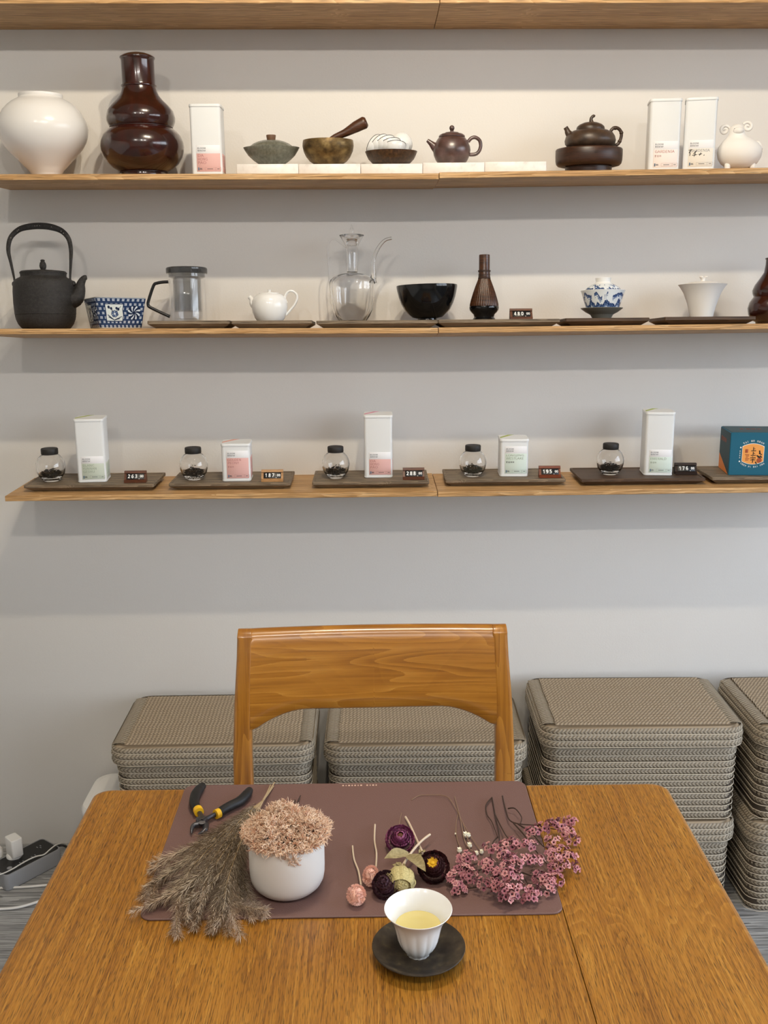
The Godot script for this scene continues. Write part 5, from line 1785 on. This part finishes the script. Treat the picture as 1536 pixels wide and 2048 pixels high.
# ---------------------------------------------------------------- dried grass
func grass() -> void:
	var t := thing("pampas_bunch", "bunch of fluffy grey-brown dried pampas grass lying across the mat's left side", "dried grass", Vector3.ZERO)
	var ends := [
		[Vector3(-0.2005, 0.7720, -1.2999), Vector3(-0.2407, 0.7760, -1.2277), Vector3(-0.2987, 0.7580, -1.1988)],
		[Vector3(-0.1980, 0.7780, -1.2829), Vector3(-0.2401, 0.7800, -1.2055), Vector3(-0.2800, 0.7620, -1.1720), Vector3(-0.2975, 0.7570, -1.1422)],
		[Vector3(-0.1961, 0.7820, -1.2694), Vector3(-0.2291, 0.7820, -1.1789), Vector3(-0.2616, 0.7660, -1.1438), Vector3(-0.2828, 0.7560, -1.1226)],
		[Vector3(-0.1898, 0.7850, -1.2641), Vector3(-0.2139, 0.7840, -1.1641), Vector3(-0.2356, 0.7700, -1.1215), Vector3(-0.2453, 0.7550, -1.0713)],
		[Vector3(-0.1855, 0.7850, -1.2512), Vector3(-0.2030, 0.7800, -1.1535), Vector3(-0.2182, 0.7680, -1.1087), Vector3(-0.2211, 0.7550, -1.0784)],
		[Vector3(-0.1806, 0.7850, -1.2448), Vector3(-0.1925, 0.7780, -1.1455), Vector3(-0.2002, 0.7660, -1.1012), Vector3(-0.2010, 0.7550, -1.0723)],
		[Vector3(-0.1800, 0.7820, -1.2498), Vector3(-0.1860, 0.7740, -1.1515), Vector3(-0.1868, 0.7640, -1.1089), Vector3(-0.1779, 0.7550, -1.0681)],
		[Vector3(-0.1788, 0.7760, -1.2663), Vector3(-0.1800, 0.7680, -1.1716), Vector3(-0.1713, 0.7600, -1.1298), Vector3(-0.1532, 0.7570, -1.0954)],
		[Vector3(-0.1800, 0.7720, -1.2862), Vector3(-0.1782, 0.7660, -1.1974), Vector3(-0.1638, 0.7600, -1.1401), Vector3(-0.1391, 0.7570, -1.1001)],
		[Vector3(-0.1865, 0.7820, -1.2692), Vector3(-0.2086, 0.7860, -1.1720), Vector3(-0.2415, 0.7760, -1.1388), Vector3(-0.2645, 0.7640, -1.1259)],
		[Vector3(-0.1959, 0.7760, -1.2929), Vector3(-0.2285, 0.7780, -1.2145), Vector3(-0.2683, 0.7680, -1.1791), Vector3(-0.2960, 0.7580, -1.1620)],
		[Vector3(-0.1815, 0.7800, -1.2725), Vector3(-0.1864, 0.7820, -1.1952), Vector3(-0.1855, 0.7760, -1.1484), Vector3(-0.1762, 0.7620, -1.1116)],
		[Vector3(-0.1838, 0.7840, -1.2592), Vector3(-0.2028, 0.7900, -1.1769), Vector3(-0.2147, 0.7820, -1.1291), Vector3(-0.2191, 0.7640, -1.0946)]]
	var r := RandomNumberGenerator.new()
	r.seed = 91
	for i in 21:
		var p: Array = [Vector3(-0.1676, 0.7660, -1.3657)]
		for q in ends[i % 13]: p.append(q if i < 13 else q + Vector3(r.randf_range(-0.010, 0.010), r.randf_range(0.0, 0.006), r.randf_range(-0.006, 0.010)) * (p.size() * 0.45))
		var path := smooth_path(p, 8)
		begin()
		tube(path, [0.0009, 0.0008, 0.0005, 0.0003], 5, false)
		part("stem", M.straw_stem, t)
		begin()
		var n := 1000
		for k in n:
			var f := pow(r.randf(), 0.85)
			f = 0.10 + 0.90 * f
			var s := f * (path.size() - 1)
			var j := mini(int(s), path.size() - 2)
			var c: Vector3 = path[j].lerp(path[j + 1], s - j)
			var dir: Vector3 = (path[j + 1] - path[j]).normalized()
			var side := Vector3(r.randf_range(-1, 1), r.randf_range(-0.7, 1), r.randf_range(-1, 1))
			side = (side - dir * side.dot(dir)).normalized()
			var spread := lerpf(0.45, 1.5, f)
			var v := (dir + side * spread * r.randf_range(0.4, 1.3)).normalized()
			var l := r.randf_range(0.008, 0.0190) * (0.65 + 0.6 * sin(PI * clampf(f * 0.9 + 0.08, 0, 1)))
			var tip := c + v * l + Vector3(0, -0.003 * r.randf(), 0)
			tip.y = maxf(tip.y, 0.7535)
			c.y = maxf(c.y, 0.7535)
			var w := side.cross(v).normalized() * r.randf_range(0.00020, 0.00036)
			var col := Color(0.66, 0.60, 0.52).lerp(Color(0.90, 0.83, 0.73), r.randf() * (0.45 + 0.55 * f))
			if f > 0.75: col = col.lerp(Color(0.86, 0.74, 0.64), 0.5 * r.randf())
			if r.randf() < 0.12: col = Color(0.42, 0.35, 0.29)
			st.set_color(col.srgb_to_linear())
			next_group(true)
			var mid := c.lerp(tip, 0.5) + side * r.randf_range(0.0, 0.0022)
			tri(c - w * 0.6, c + w * 0.6, mid + w)
			tri(c - w * 0.6, mid + w, mid - w)
			tri(mid - w, mid + w, tip)
		var o := part("plume", M.plume_hair, t)
		o.set_meta("kind", "stuff")
	begin()
	for q in [[Vector3(-0.1585, 0.7560, -1.4369), Vector3(-0.1637, 0.7590, -1.4051), Vector3(-0.1676, 0.7660, -1.3657)], [Vector3(-0.1592, 0.7550, -1.4278), Vector3(-0.1641, 0.7600, -1.3942), Vector3(-0.1680, 0.7660, -1.3628)], [Vector3(-0.1639, 0.7560, -1.4291), Vector3(-0.1660, 0.7620, -1.3921), Vector3(-0.1687, 0.7670, -1.3624)]]:
		tube(smooth_path(q, 4), 0.0011, 6)
	part("stem", M.straw_stem, t)

# ---------------------------------------------------------------- single dried flowers
func petal(base: Vector3, along: Vector3, up: Vector3, l: float, w: float, curl: float) -> void:
	var side := along.cross(up).normalized()
	var rows := []
	for k in 4:
		var f := k / 3.0
		var c := base + along * l * f * (1.0 - 0.25 * absf(curl) * f) + up * l * curl * f * f
		var ww: float = w * [0.55, 1.0, 0.85, 0.12][k]
		rows.append([c - side * ww + up * ww * 0.35, c, c + side * ww + up * ww * 0.35])
	loft(rows, false, false, 0, 179.0)

# petals all over an ellipsoid dome round "axis"; inward petals close over the middle
func petal_ball(t: Node3D, c: Vector3, axis: Vector3, R: float, squash: float, from_deg: float, to_deg: float, rings: int, l: float, w: float, inward: bool, mats: Array, r: RandomNumberGenerator) -> void:
	var b := Basis(Quaternion(Vector3.UP, axis.normalized()))
	for i in rings:
		var th := deg_to_rad(lerpf(from_deg, to_deg, float(i) / (rings - 1)))
		var n := maxi(6, int(TAU * sin(th) * R / (w * 1.5)))
		begin()
		for k in n:
			var ph := TAU * (k + 0.5 * (i % 2)) / n + r.randf_range(-0.08, 0.08)
			var o := Vector3(sin(th) * cos(ph), cos(th) * squash, sin(th) * sin(ph))
			var outward := Vector3(o.x, o.y / (squash * squash), o.z).normalized()
			var mer := (Vector3(cos(th) * cos(ph), -sin(th) * squash, cos(th) * sin(ph))).normalized()
			var along := (-mer if inward else mer) * 0.8 + outward * (0.95 if inward else 0.25) + Vector3(r.randf_range(-1, 1), r.randf_range(-1, 1), r.randf_range(-1, 1)) * 0.12
			petal(c + b * (o * R * 0.93), b * along.normalized(), b * outward, l * r.randf_range(0.85, 1.15), w, -0.25 if inward else 0.3)
		part("petal_ring", mats[i % mats.size()], t)

func leaf(base: Vector3, tip: Vector3, up: Vector3, w: float, sag: float) -> void:
	var along := (tip - base)
	var side := along.cross(up).normalized()
	var rows := []
	for k in 9:
		var f := k / 8.0
		var c := base + along * f + up * sag * sin(PI * f)
		var ww := w * pow(sin(PI * (0.06 + 0.94 * f)), 0.8) * (1.15 - 0.4 * f)
		if k == 8: ww = 0.0004
		var row := []
		for j in 5:
			var u := j / 2.0 - 1.0
			row.append(c + side * ww * u + up * (absf(u) * ww * 0.35 + 0.0006 * sin(f * 11.0 + u * 2.0)))
		rows.append(row)
	loft(rows, false, false, 0, 179.0)

func stem(t: Node3D, p: Array, r: Variant, m: Material) -> void:
	begin()
	tube(smooth_path(p, 4), r, 8)
	part("stem", m, t)

func flowers() -> void:
	var r := RandomNumberGenerator.new()
	r.seed = 55
	var t: Node3D
	# two globe amaranths
	var am := [["front", Vector3(-0.0278, 0.7660, -1.1282), [Vector3(-0.0353, 0.7560, -1.2559), Vector3(-0.0327, 0.7570, -1.2226), Vector3(-0.0262, 0.7600, -1.1897), Vector3(-0.0225, 0.7640, -1.1524)], 0.0100, 0.0112, 0.25], ["rear", Vector3(-0.0105, 0.7650, -1.1703), [Vector3(-0.0046, 0.7560, -1.3109), Vector3(-0.0053, 0.7570, -1.2687), Vector3(-0.0027, 0.7600, -1.2315), Vector3(-0.0034, 0.7640, -1.1921)], 0.0082, 0.0128, -0.20]]
	for q in am:
		t = thing("globe_amaranth", "salmon-pink dried globe flower on a bare stem, " + ("nearer the viewer and rounder" if q[0] == "front" else "longer head, touching the dark dried rose"), "dried flower", Vector3.ZERO, Vector3.ZERO, "salmon-pink globe flowers")
		begin()
		var c: Vector3 = q[1]
		var b := Basis(Vector3.UP, q[5]) * Basis(Vector3.RIGHT, PI / 2 - 0.15)
		ball(c, Vector3(q[3] * 0.86, 0.0090, q[4] * 0.9), 20, 12)
		for k in 330:
			var v := Vector3(r.randfn(), r.randfn(), r.randfn()).normalized()
			var p := c + Basis(Vector3.UP, q[5]) * (v * Vector3(q[3], 0.0102, q[4]))
			if p.y < 0.7545: p.y = 0.7545
			var al := (Basis(Vector3.UP, q[5]) * Vector3(0, 0.2, 1)).normalized()
			petal(p - al * 0.0014, (al + v * 0.9).normalized(), v, 0.0030, 0.0010, 0.3)
		part("flower_head", M.amaranth_pink, t)
		stem(t, q[2], 0.0012, M.stem_pale)
	# purple strawflower
	t = thing("strawflower", "magenta-purple dried strawflower with a dark hollow centre", "dried flower", Vector3.ZERO)
	var pc: Vector3 = Vector3(0.0294, 0.7680, -1.2509)
	var ax := Vector3(0.02, 0.80, 0.55)
	begin()
	ball(pc, Vector3(0.0140, 0.0115, 0.0140), 20, 12)
	part("flower_core", M.petal_plum, t)
	petal_ball(t, pc, ax, 0.0180, 0.80, 22, 120, 10, 0.0062, 0.0019, true, [M.petal_purple_light, M.petal_purple, M.petal_purple], r)
	begin()
	ball(pc + ax.normalized() * 0.0128, Vector3(0.0045, 0.0030, 0.0045), 14, 8)
	part("centre", M.stamen_brown, t)
	stem(t, [Vector3(0.0338, 0.7560, -1.3416), Vector3(0.0311, 0.7570, -1.3205), Vector3(0.0291, 0.7580, -1.2987)], 0.0006, M.stem_thin)
	# dark strawflower with the yellow middle
	t = thing("strawflower", "almost black-red dried strawflower with a yellow centre", "dried flower", Vector3.ZERO)
	var dc: Vector3 = Vector3(0.0708, 0.7700, -1.1810)
	ax = Vector3(-0.12, 0.78, 0.62)
	begin()
	ball(dc, Vector3(0.0148, 0.0125, 0.0148), 20, 12)
	part("flower_core", M.petal_maroon, t)
	petal_ball(t, dc, ax, 0.0185, 0.85, 28, 125, 10, 0.0070, 0.0023, true, [M.petal_wine, M.petal_maroon, M.petal_maroon, M.petal_maroon], r)
	begin()
	var b := Basis(Quaternion(Vector3.UP, ax.normalized()))
	for k in 40:
		var a := TAU * k / 40 + r.randf() * 0.1
		var o := b * Vector3(cos(a), 0, sin(a))
		petal(dc + ax.normalized() * 0.0150 + o * 0.0008, (o + ax.normalized() * 0.45).normalized(), ax.normalized(), r.randf_range(0.0050, 0.0078), 0.0007, 0.1)
	ball(dc + ax.normalized() * 0.0155, Vector3(0.0034, 0.0022, 0.0034), 12, 8)
	part("centre", M.stamen_yellow, t)
	stem(t, [Vector3(0.0392, 0.7570, -1.3286), Vector3(0.0448, 0.7580, -1.3050), Vector3(0.0517, 0.7600, -1.2675), Vector3(0.0560, 0.7630, -1.2399), Vector3(0.0591, 0.7660, -1.2204)], 0.0016, M.stem_pale)
	begin()
	for q in [[Vector3(0.0576, 0.7640, -1.2309), Vector3(0.0538, 0.7660, -1.2205)], [Vector3(0.0574, 0.7660, -1.2252), Vector3(0.0617, 0.7680, -1.2195)], [Vector3(0.0567, 0.7630, -1.2253), Vector3(0.0531, 0.7600, -1.2182)]]: leaf(q[0], q[1], Vector3(0.2, 1, 0.4).normalized(), 0.0028, 0.001)
	part("sepal", M.leaf_dry, t)
	# cream rose with two leaves
	t = thing("dried_rose", "cream dried rose on a pale stem with two dry leaves", "dried flower", Vector3.ZERO)
	var rc: Vector3 = Vector3(0.0275, 0.7690, -1.1556)
	begin()
	ball(rc, Vector3(0.0165, 0.0140, 0.0180), 24, 14)
	for k in 150:
		var v := Vector3(r.randfn(), r.randfn(), r.randfn()).normalized()
		ball(rc + v * Vector3(0.0156, 0.0132, 0.0170), Vector3(0.0018, 0.0014, 0.0018) * r.randf_range(0.7, 1.2), 6, 4)
	part("bud", M.rose_cream, t)
	for k in 7:
		begin()
		var a := TAU * k / 7 + 0.3
		var rows := []
		for i in 6:
			var f := i / 5.0
			var row := []
			for j in 6:
				var u := (j / 5.0 - 0.5) * 1.15
				var th := lerpf(-0.95, 0.85, f)
				var rr := 1.05 + 0.10 * f + 0.05 * sin(u * 6.0 + k)
				var e := Vector3(cos(th) * cos(a + u), cos(th) * sin(a + u), sin(th))
				row.append(rc + e * Vector3(0.0170, 0.0142, 0.0186) * rr)
			rows.append(row)
		loft(rows, false, false, 0, 179.0)
		part("petal", M.rose_cream, t)
	begin()
	leaf(Vector3(0.0378, 0.7600, -1.1421), Vector3(0.0429, 0.7720, -1.1605), Vector3(0.7, 0.6, 0).normalized(), 0.0050, 0.003)
	part("petal", M.rose_cream, t)
	stem(t, [Vector3(0.0707, 0.7680, -1.2626), Vector3(0.0626, 0.7690, -1.2510), Vector3(0.0524, 0.7700, -1.2334), Vector3(0.0429, 0.7710, -1.2126), Vector3(0.0351, 0.7710, -1.1940), Vector3(0.0301, 0.7700, -1.1808)], [0.0017, 0.0016, 0.0017, 0.0018, 0.0024], M.stem_pale)
	for q in [[Vector3(0.0401, 0.7720, -1.2087), Vector3(0.0077, 0.7760, -1.1924), 0.0085, 0.004], [Vector3(0.0381, 0.7720, -1.2064), Vector3(0.0590, 0.7820, -1.1523), 0.0088, 0.005]]:
		begin()
		leaf(q[0], q[1], Vector3(0, 0.93, 0.36), q[2], q[3])
		part("leaf", M.leaf_dry, t)
	begin()
	for q in [[Vector3(0.0301, 0.7720, -1.1799), Vector3(0.0168, 0.7680, -1.1911)], [Vector3(0.0300, 0.7740, -1.1767), Vector3(0.0351, 0.7720, -1.1741)], [Vector3(0.0294, 0.7740, -1.1767), Vector3(0.0226, 0.7720, -1.1904)], [Vector3(0.0307, 0.7740, -1.1767), Vector3(0.0345, 0.7760, -1.1757)]]: leaf(q[0], q[1], Vector3(0, 0.9, 0.42), 0.0030, 0.001)
	part("sepal", M.leaf_dry, t)
	# plum rose
	t = thing("dried_rose", "very dark plum dried rose lying against the cream rose", "dried flower", Vector3.ZERO)
	var qc: Vector3 = Vector3(0.0091, 0.7670, -1.1471)
	begin()
	ball(qc, Vector3(0.0120, 0.0110, 0.0150), 20, 12)
	part("flower_core", M.petal_plum, t)
	petal_ball(t, qc, Vector3(-0.25, 0.75, 0.55), 0.0158, 0.9, 12, 125, 8, 0.0062, 0.0026, true, [M.petal_plum, M.petal_plum, M.petal_maroon], r)
	# little white buds on thin stems
	t = thing("bud_sprig", "thin dry sprig carrying small round white buds", "dried flower", Vector3.ZERO)
	for q in [[Vector3(0.0498, 0.7540, -1.3822), Vector3(0.0599, 0.7540, -1.3938), Vector3(0.0704, 0.7550, -1.3947), Vector3(0.1006, 0.7570, -1.3874), Vector3(0.1116, 0.7580, -1.3561), Vector3(0.1199, 0.7580, -1.3086), Vector3(0.1306, 0.7570, -1.2644), Vector3(0.1382, 0.7570, -1.2381)], [Vector3(0.1140, 0.7560, -1.3874), Vector3(0.1161, 0.7590, -1.3400), Vector3(0.1170, 0.7600, -1.2999), Vector3(0.1177, 0.7590, -1.2664), Vector3(0.1216, 0.7570, -1.2483), Vector3(0.1303, 0.7560, -1.2338)], [Vector3(0.1147, 0.7580, -1.3320), Vector3(0.1098, 0.7570, -1.3052), Vector3(0.1085, 0.7560, -1.2716), Vector3(0.1113, 0.7560, -1.2477)], [Vector3(0.1098, 0.7570, -1.3052), Vector3(0.1073, 0.7560, -1.2832)], [Vector3(0.1198, 0.7590, -1.3069), Vector3(0.1213, 0.7600, -1.2762), Vector3(0.1241, 0.7580, -1.2540)]]:
		stem(t, q, 0.0006, M.stem_thin)
	for q in [[Vector3(0.1205, 0.7590, -1.2753), 4.4], [Vector3(0.1247, 0.7580, -1.2756), 3.8], [Vector3(0.1239, 0.7570, -1.2519), 4.2], [Vector3(0.1093, 0.7570, -1.2399), 4.2], [Vector3(0.1315, 0.7570, -1.2321), 3.6], [Vector3(0.1386, 0.7570, -1.2356), 3.4], [Vector3(0.1073, 0.7560, -1.2832), 1.6]]:
		var k: float = q[1] * 0.00082
		begin()
		ball(q[0], Vector3(k, k * 0.9, k), 12, 8)
		for j in 5:
			var a := TAU * j / 5
			petal(q[0] + Vector3(0, k * 0.3, 0), (Vector3(cos(a), 0.5, sin(a))).normalized(), Vector3.UP, k * 1.15, k * 0.45, 0.3)
		var o := part("bud", M.bud_white, t)
		begin()
		ball(q[0] + Vector3(0, -k * 0.55, -k * 0.35), Vector3(k * 0.8, k * 0.6, k * 0.8), 10, 6)
		part("calyx", M.bud_green, o)

# ---------------------------------------------------------------- pink statice
func floret_mesh(pink: Color, pale: Color) -> ArrayMesh:
	begin()
	next_group()
	var dark := Color(0.10, 0.03, 0.04).srgb_to_linear()
	var n := 20
	var prof := [[0.0, 0.0006, dark], [0.0009, 0.0010, dark], [0.0017, 0.0022, pink.srgb_to_linear()], [0.0032, 0.0030, pink.srgb_to_linear()], [0.0046, 0.0028, pale.srgb_to_linear()]]
	for i in prof.size() - 1:
		for j in n:
			for q in [[i, j], [i, j + 1], [i + 1, j + 1], [i, j], [i + 1, j + 1], [i + 1, j]]:
				var a: float = TAU * q[1] / n
				var s := 1.0 - (0.30 * pow(absf(cos(a * 2.5)), 1.6) if q[0] >= 3 else 0.0)
				st.set_color(prof[q[0]][2])
				vtx(Vector3(cos(a) * prof[q[0]][0] * s, prof[q[0]][1] + (0.0004 * sin(a * 5.0) if q[0] == 4 else 0.0), sin(a) * prof[q[0]][0] * s), Vector2.ZERO)
	st.set_color(pink.darkened(0.35).srgb_to_linear())
	lathe([0.0003, -0.0034, 0.0008, -0.0010, 0.0017, 0.0016], 1, 1, 8)
	st.set_color(Color.WHITE)
	return done()

func statice() -> void:
	var r := RandomNumberGenerator.new()
	r.seed = 808
	var kinds := [floret_mesh(Color(0.71, 0.45, 0.48), Color(0.80, 0.57, 0.58)), floret_mesh(Color(0.61, 0.37, 0.42), Color(0.73, 0.49, 0.52)), floret_mesh(Color(0.77, 0.52, 0.53), Color(0.88, 0.69, 0.67))]
	var sprays := [
		["small pink dried statice twig at the left end of the spray, beside the dark flower", [Vector3(0.1177, 0.7640, -1.2068), Vector3(0.1116, 0.7600, -1.2110), Vector3(0.1122, 0.7640, -1.1816), Vector3(0.1159, 0.7620, -1.1722), Vector3(0.1057, 0.7600, -1.1800), Vector3(0.0953, 0.7600, -1.1713), Vector3(0.0986, 0.7600, -1.1559), Vector3(0.1019, 0.7560, -1.1489)], [[Vector3(0.1433, 0.7600, -1.2115), Vector3(0.1296, 0.7620, -1.2004), Vector3(0.1193, 0.7620, -1.1948), Vector3(0.1085, 0.7600, -1.1834)], [Vector3(0.1273, 0.7560, -1.1570), Vector3(0.1092, 0.7570, -1.1537), Vector3(0.1007, 0.7570, -1.1582), Vector3(0.0962, 0.7570, -1.1737)]]],
		["large dense pink dried statice bunch in the middle of the spray", [Vector3(0.1500, 0.7700, -1.2191), Vector3(0.1601, 0.7720, -1.2096), Vector3(0.1714, 0.7760, -1.2160), Vector3(0.1803, 0.7800, -1.2141), Vector3(0.1897, 0.7800, -1.2151), Vector3(0.1984, 0.7760, -1.2154), Vector3(0.1629, 0.7800, -1.1860), Vector3(0.1679, 0.7840, -1.1703), Vector3(0.1425, 0.7720, -1.1820), Vector3(0.1436, 0.7700, -1.1681), Vector3(0.1604, 0.7860, -1.1516), Vector3(0.1721, 0.7820, -1.1632), Vector3(0.1836, 0.7800, -1.1763), Vector3(0.1947, 0.7740, -1.1857), Vector3(0.2039, 0.7700, -1.1895), Vector3(0.1520, 0.7800, -1.1435), Vector3(0.1607, 0.7860, -1.1341), Vector3(0.1698, 0.7820, -1.1368), Vector3(0.1321, 0.7660, -1.1492), Vector3(0.1426, 0.7720, -1.1431), Vector3(0.1508, 0.7740, -1.1334), Vector3(0.1565, 0.7760, -1.1197), Vector3(0.1668, 0.7740, -1.1267), Vector3(0.1732, 0.7660, -1.1312), Vector3(0.1560, 0.7620, -1.1230), Vector3(0.1486, 0.7640, -1.1337), Vector3(0.1637, 0.7640, -1.1250)], [[Vector3(0.1692, 0.7570, -1.3813), Vector3(0.1674, 0.7600, -1.3273), Vector3(0.1663, 0.7650, -1.2771), Vector3(0.1630, 0.7700, -1.2334), Vector3(0.1600, 0.7740, -1.1773), Vector3(0.1564, 0.7680, -1.1371)], [Vector3(0.1692, 0.7570, -1.3813), Vector3(0.1580, 0.7570, -1.3597), Vector3(0.1563, 0.7580, -1.3310), Vector3(0.1608, 0.7600, -1.3069), Vector3(0.1626, 0.7660, -1.2575)], [Vector3(0.1674, 0.7600, -1.3273), Vector3(0.1717, 0.7630, -1.2869), Vector3(0.1756, 0.7700, -1.2480), Vector3(0.1881, 0.7740, -1.2213)], [Vector3(0.1626, 0.7660, -1.2575), Vector3(0.1528, 0.7660, -1.2377), Vector3(0.1452, 0.7640, -1.1934)], [Vector3(0.1305, 0.7550, -1.1953), Vector3(0.1370, 0.7580, -1.1950), Vector3(0.1490, 0.7640, -1.1980)]]],
		["open pink dried statice spray reaching over the mat's right edge", [Vector3(0.2269, 0.7660, -1.2753), Vector3(0.2387, 0.7680, -1.2755), Vector3(0.2495, 0.7680, -1.2818), Vector3(0.2711, 0.7640, -1.2962), Vector3(0.2597, 0.7660, -1.2655), Vector3(0.2628, 0.7620, -1.2518), Vector3(0.2129, 0.7660, -1.2653), Vector3(0.2349, 0.7660, -1.2408), Vector3(0.2285, 0.7640, -1.2150), Vector3(0.2337, 0.7620, -1.2063), Vector3(0.2426, 0.7660, -1.2163), Vector3(0.2504, 0.7620, -1.2071), Vector3(0.2272, 0.7640, -1.1802), Vector3(0.2370, 0.7640, -1.1879), Vector3(0.2493, 0.7600, -1.1905), Vector3(0.2042, 0.7640, -1.1617), Vector3(0.2115, 0.7640, -1.1517), Vector3(0.2260, 0.7600, -1.1618), Vector3(0.2130, 0.7600, -1.1448), Vector3(0.1911, 0.7620, -1.1337), Vector3(0.1874, 0.7580, -1.1251)], [[Vector3(0.1853, 0.7570, -1.3854), Vector3(0.1843, 0.7600, -1.3366), Vector3(0.1859, 0.7630, -1.3052), Vector3(0.1979, 0.7660, -1.2904), Vector3(0.2204, 0.7680, -1.2825), Vector3(0.2374, 0.7670, -1.2760), Vector3(0.2543, 0.7660, -1.2734)], [Vector3(0.1881, 0.7600, -1.3436), Vector3(0.1972, 0.7640, -1.3363), Vector3(0.2026, 0.7660, -1.3091), Vector3(0.1988, 0.7660, -1.2917)], [Vector3(0.1951, 0.7660, -1.2905), Vector3(0.2103, 0.7680, -1.2620), Vector3(0.2201, 0.7670, -1.2333), Vector3(0.2317, 0.7660, -1.2225), Vector3(0.2460, 0.7640, -1.2087)], [Vector3(0.1897, 0.7640, -1.2967), Vector3(0.2004, 0.7660, -1.2592), Vector3(0.2096, 0.7660, -1.2218), Vector3(0.2223, 0.7640, -1.1860)], [Vector3(0.1819, 0.7660, -1.1758), Vector3(0.1874, 0.7620, -1.1596), Vector3(0.1930, 0.7600, -1.1377)], [Vector3(0.1842, 0.7650, -1.1739), Vector3(0.1961, 0.7640, -1.1674), Vector3(0.2083, 0.7620, -1.1592)], [Vector3(0.2543, 0.7660, -1.2734), Vector3(0.2669, 0.7650, -1.2852)], [Vector3(0.2317, 0.7660, -1.2225), Vector3(0.2338, 0.7660, -1.2384)]]]]
	for q in sprays:
		var t := thing("statice_spray", q[0], "dried flower", Vector3.ZERO, Vector3.ZERO, "pink dried statice on the mat")
		for p in q[2]: stem(t, p, [0.0011, 0.0008, 0.0006], M.stem_dark)
		for c in q[1]:
			var n := 11 if q[1].size() > 25 else 13
			for k in n:
				var v := Vector3(r.randf_range(-1, 1), r.randf_range(0.05, 1.1), r.randf_range(-0.7, 1)).normalized()
				var o := put("floret", kinds[r.randi() % 3], M.floret_pink, t)
				var s := r.randf_range(0.78, 1.05)
				var at: Vector3 = c + v * Vector3(0.0105, 0.0085, 0.0105) * r.randf_range(0.6, 1.1)
				at.y = maxf(at.y, 0.7575)
				o.transform = Transform3D(Basis(Quaternion(Vector3.UP, v)).scaled(Vector3.ONE * s) * Basis(Vector3.UP, r.randf() * TAU), at)
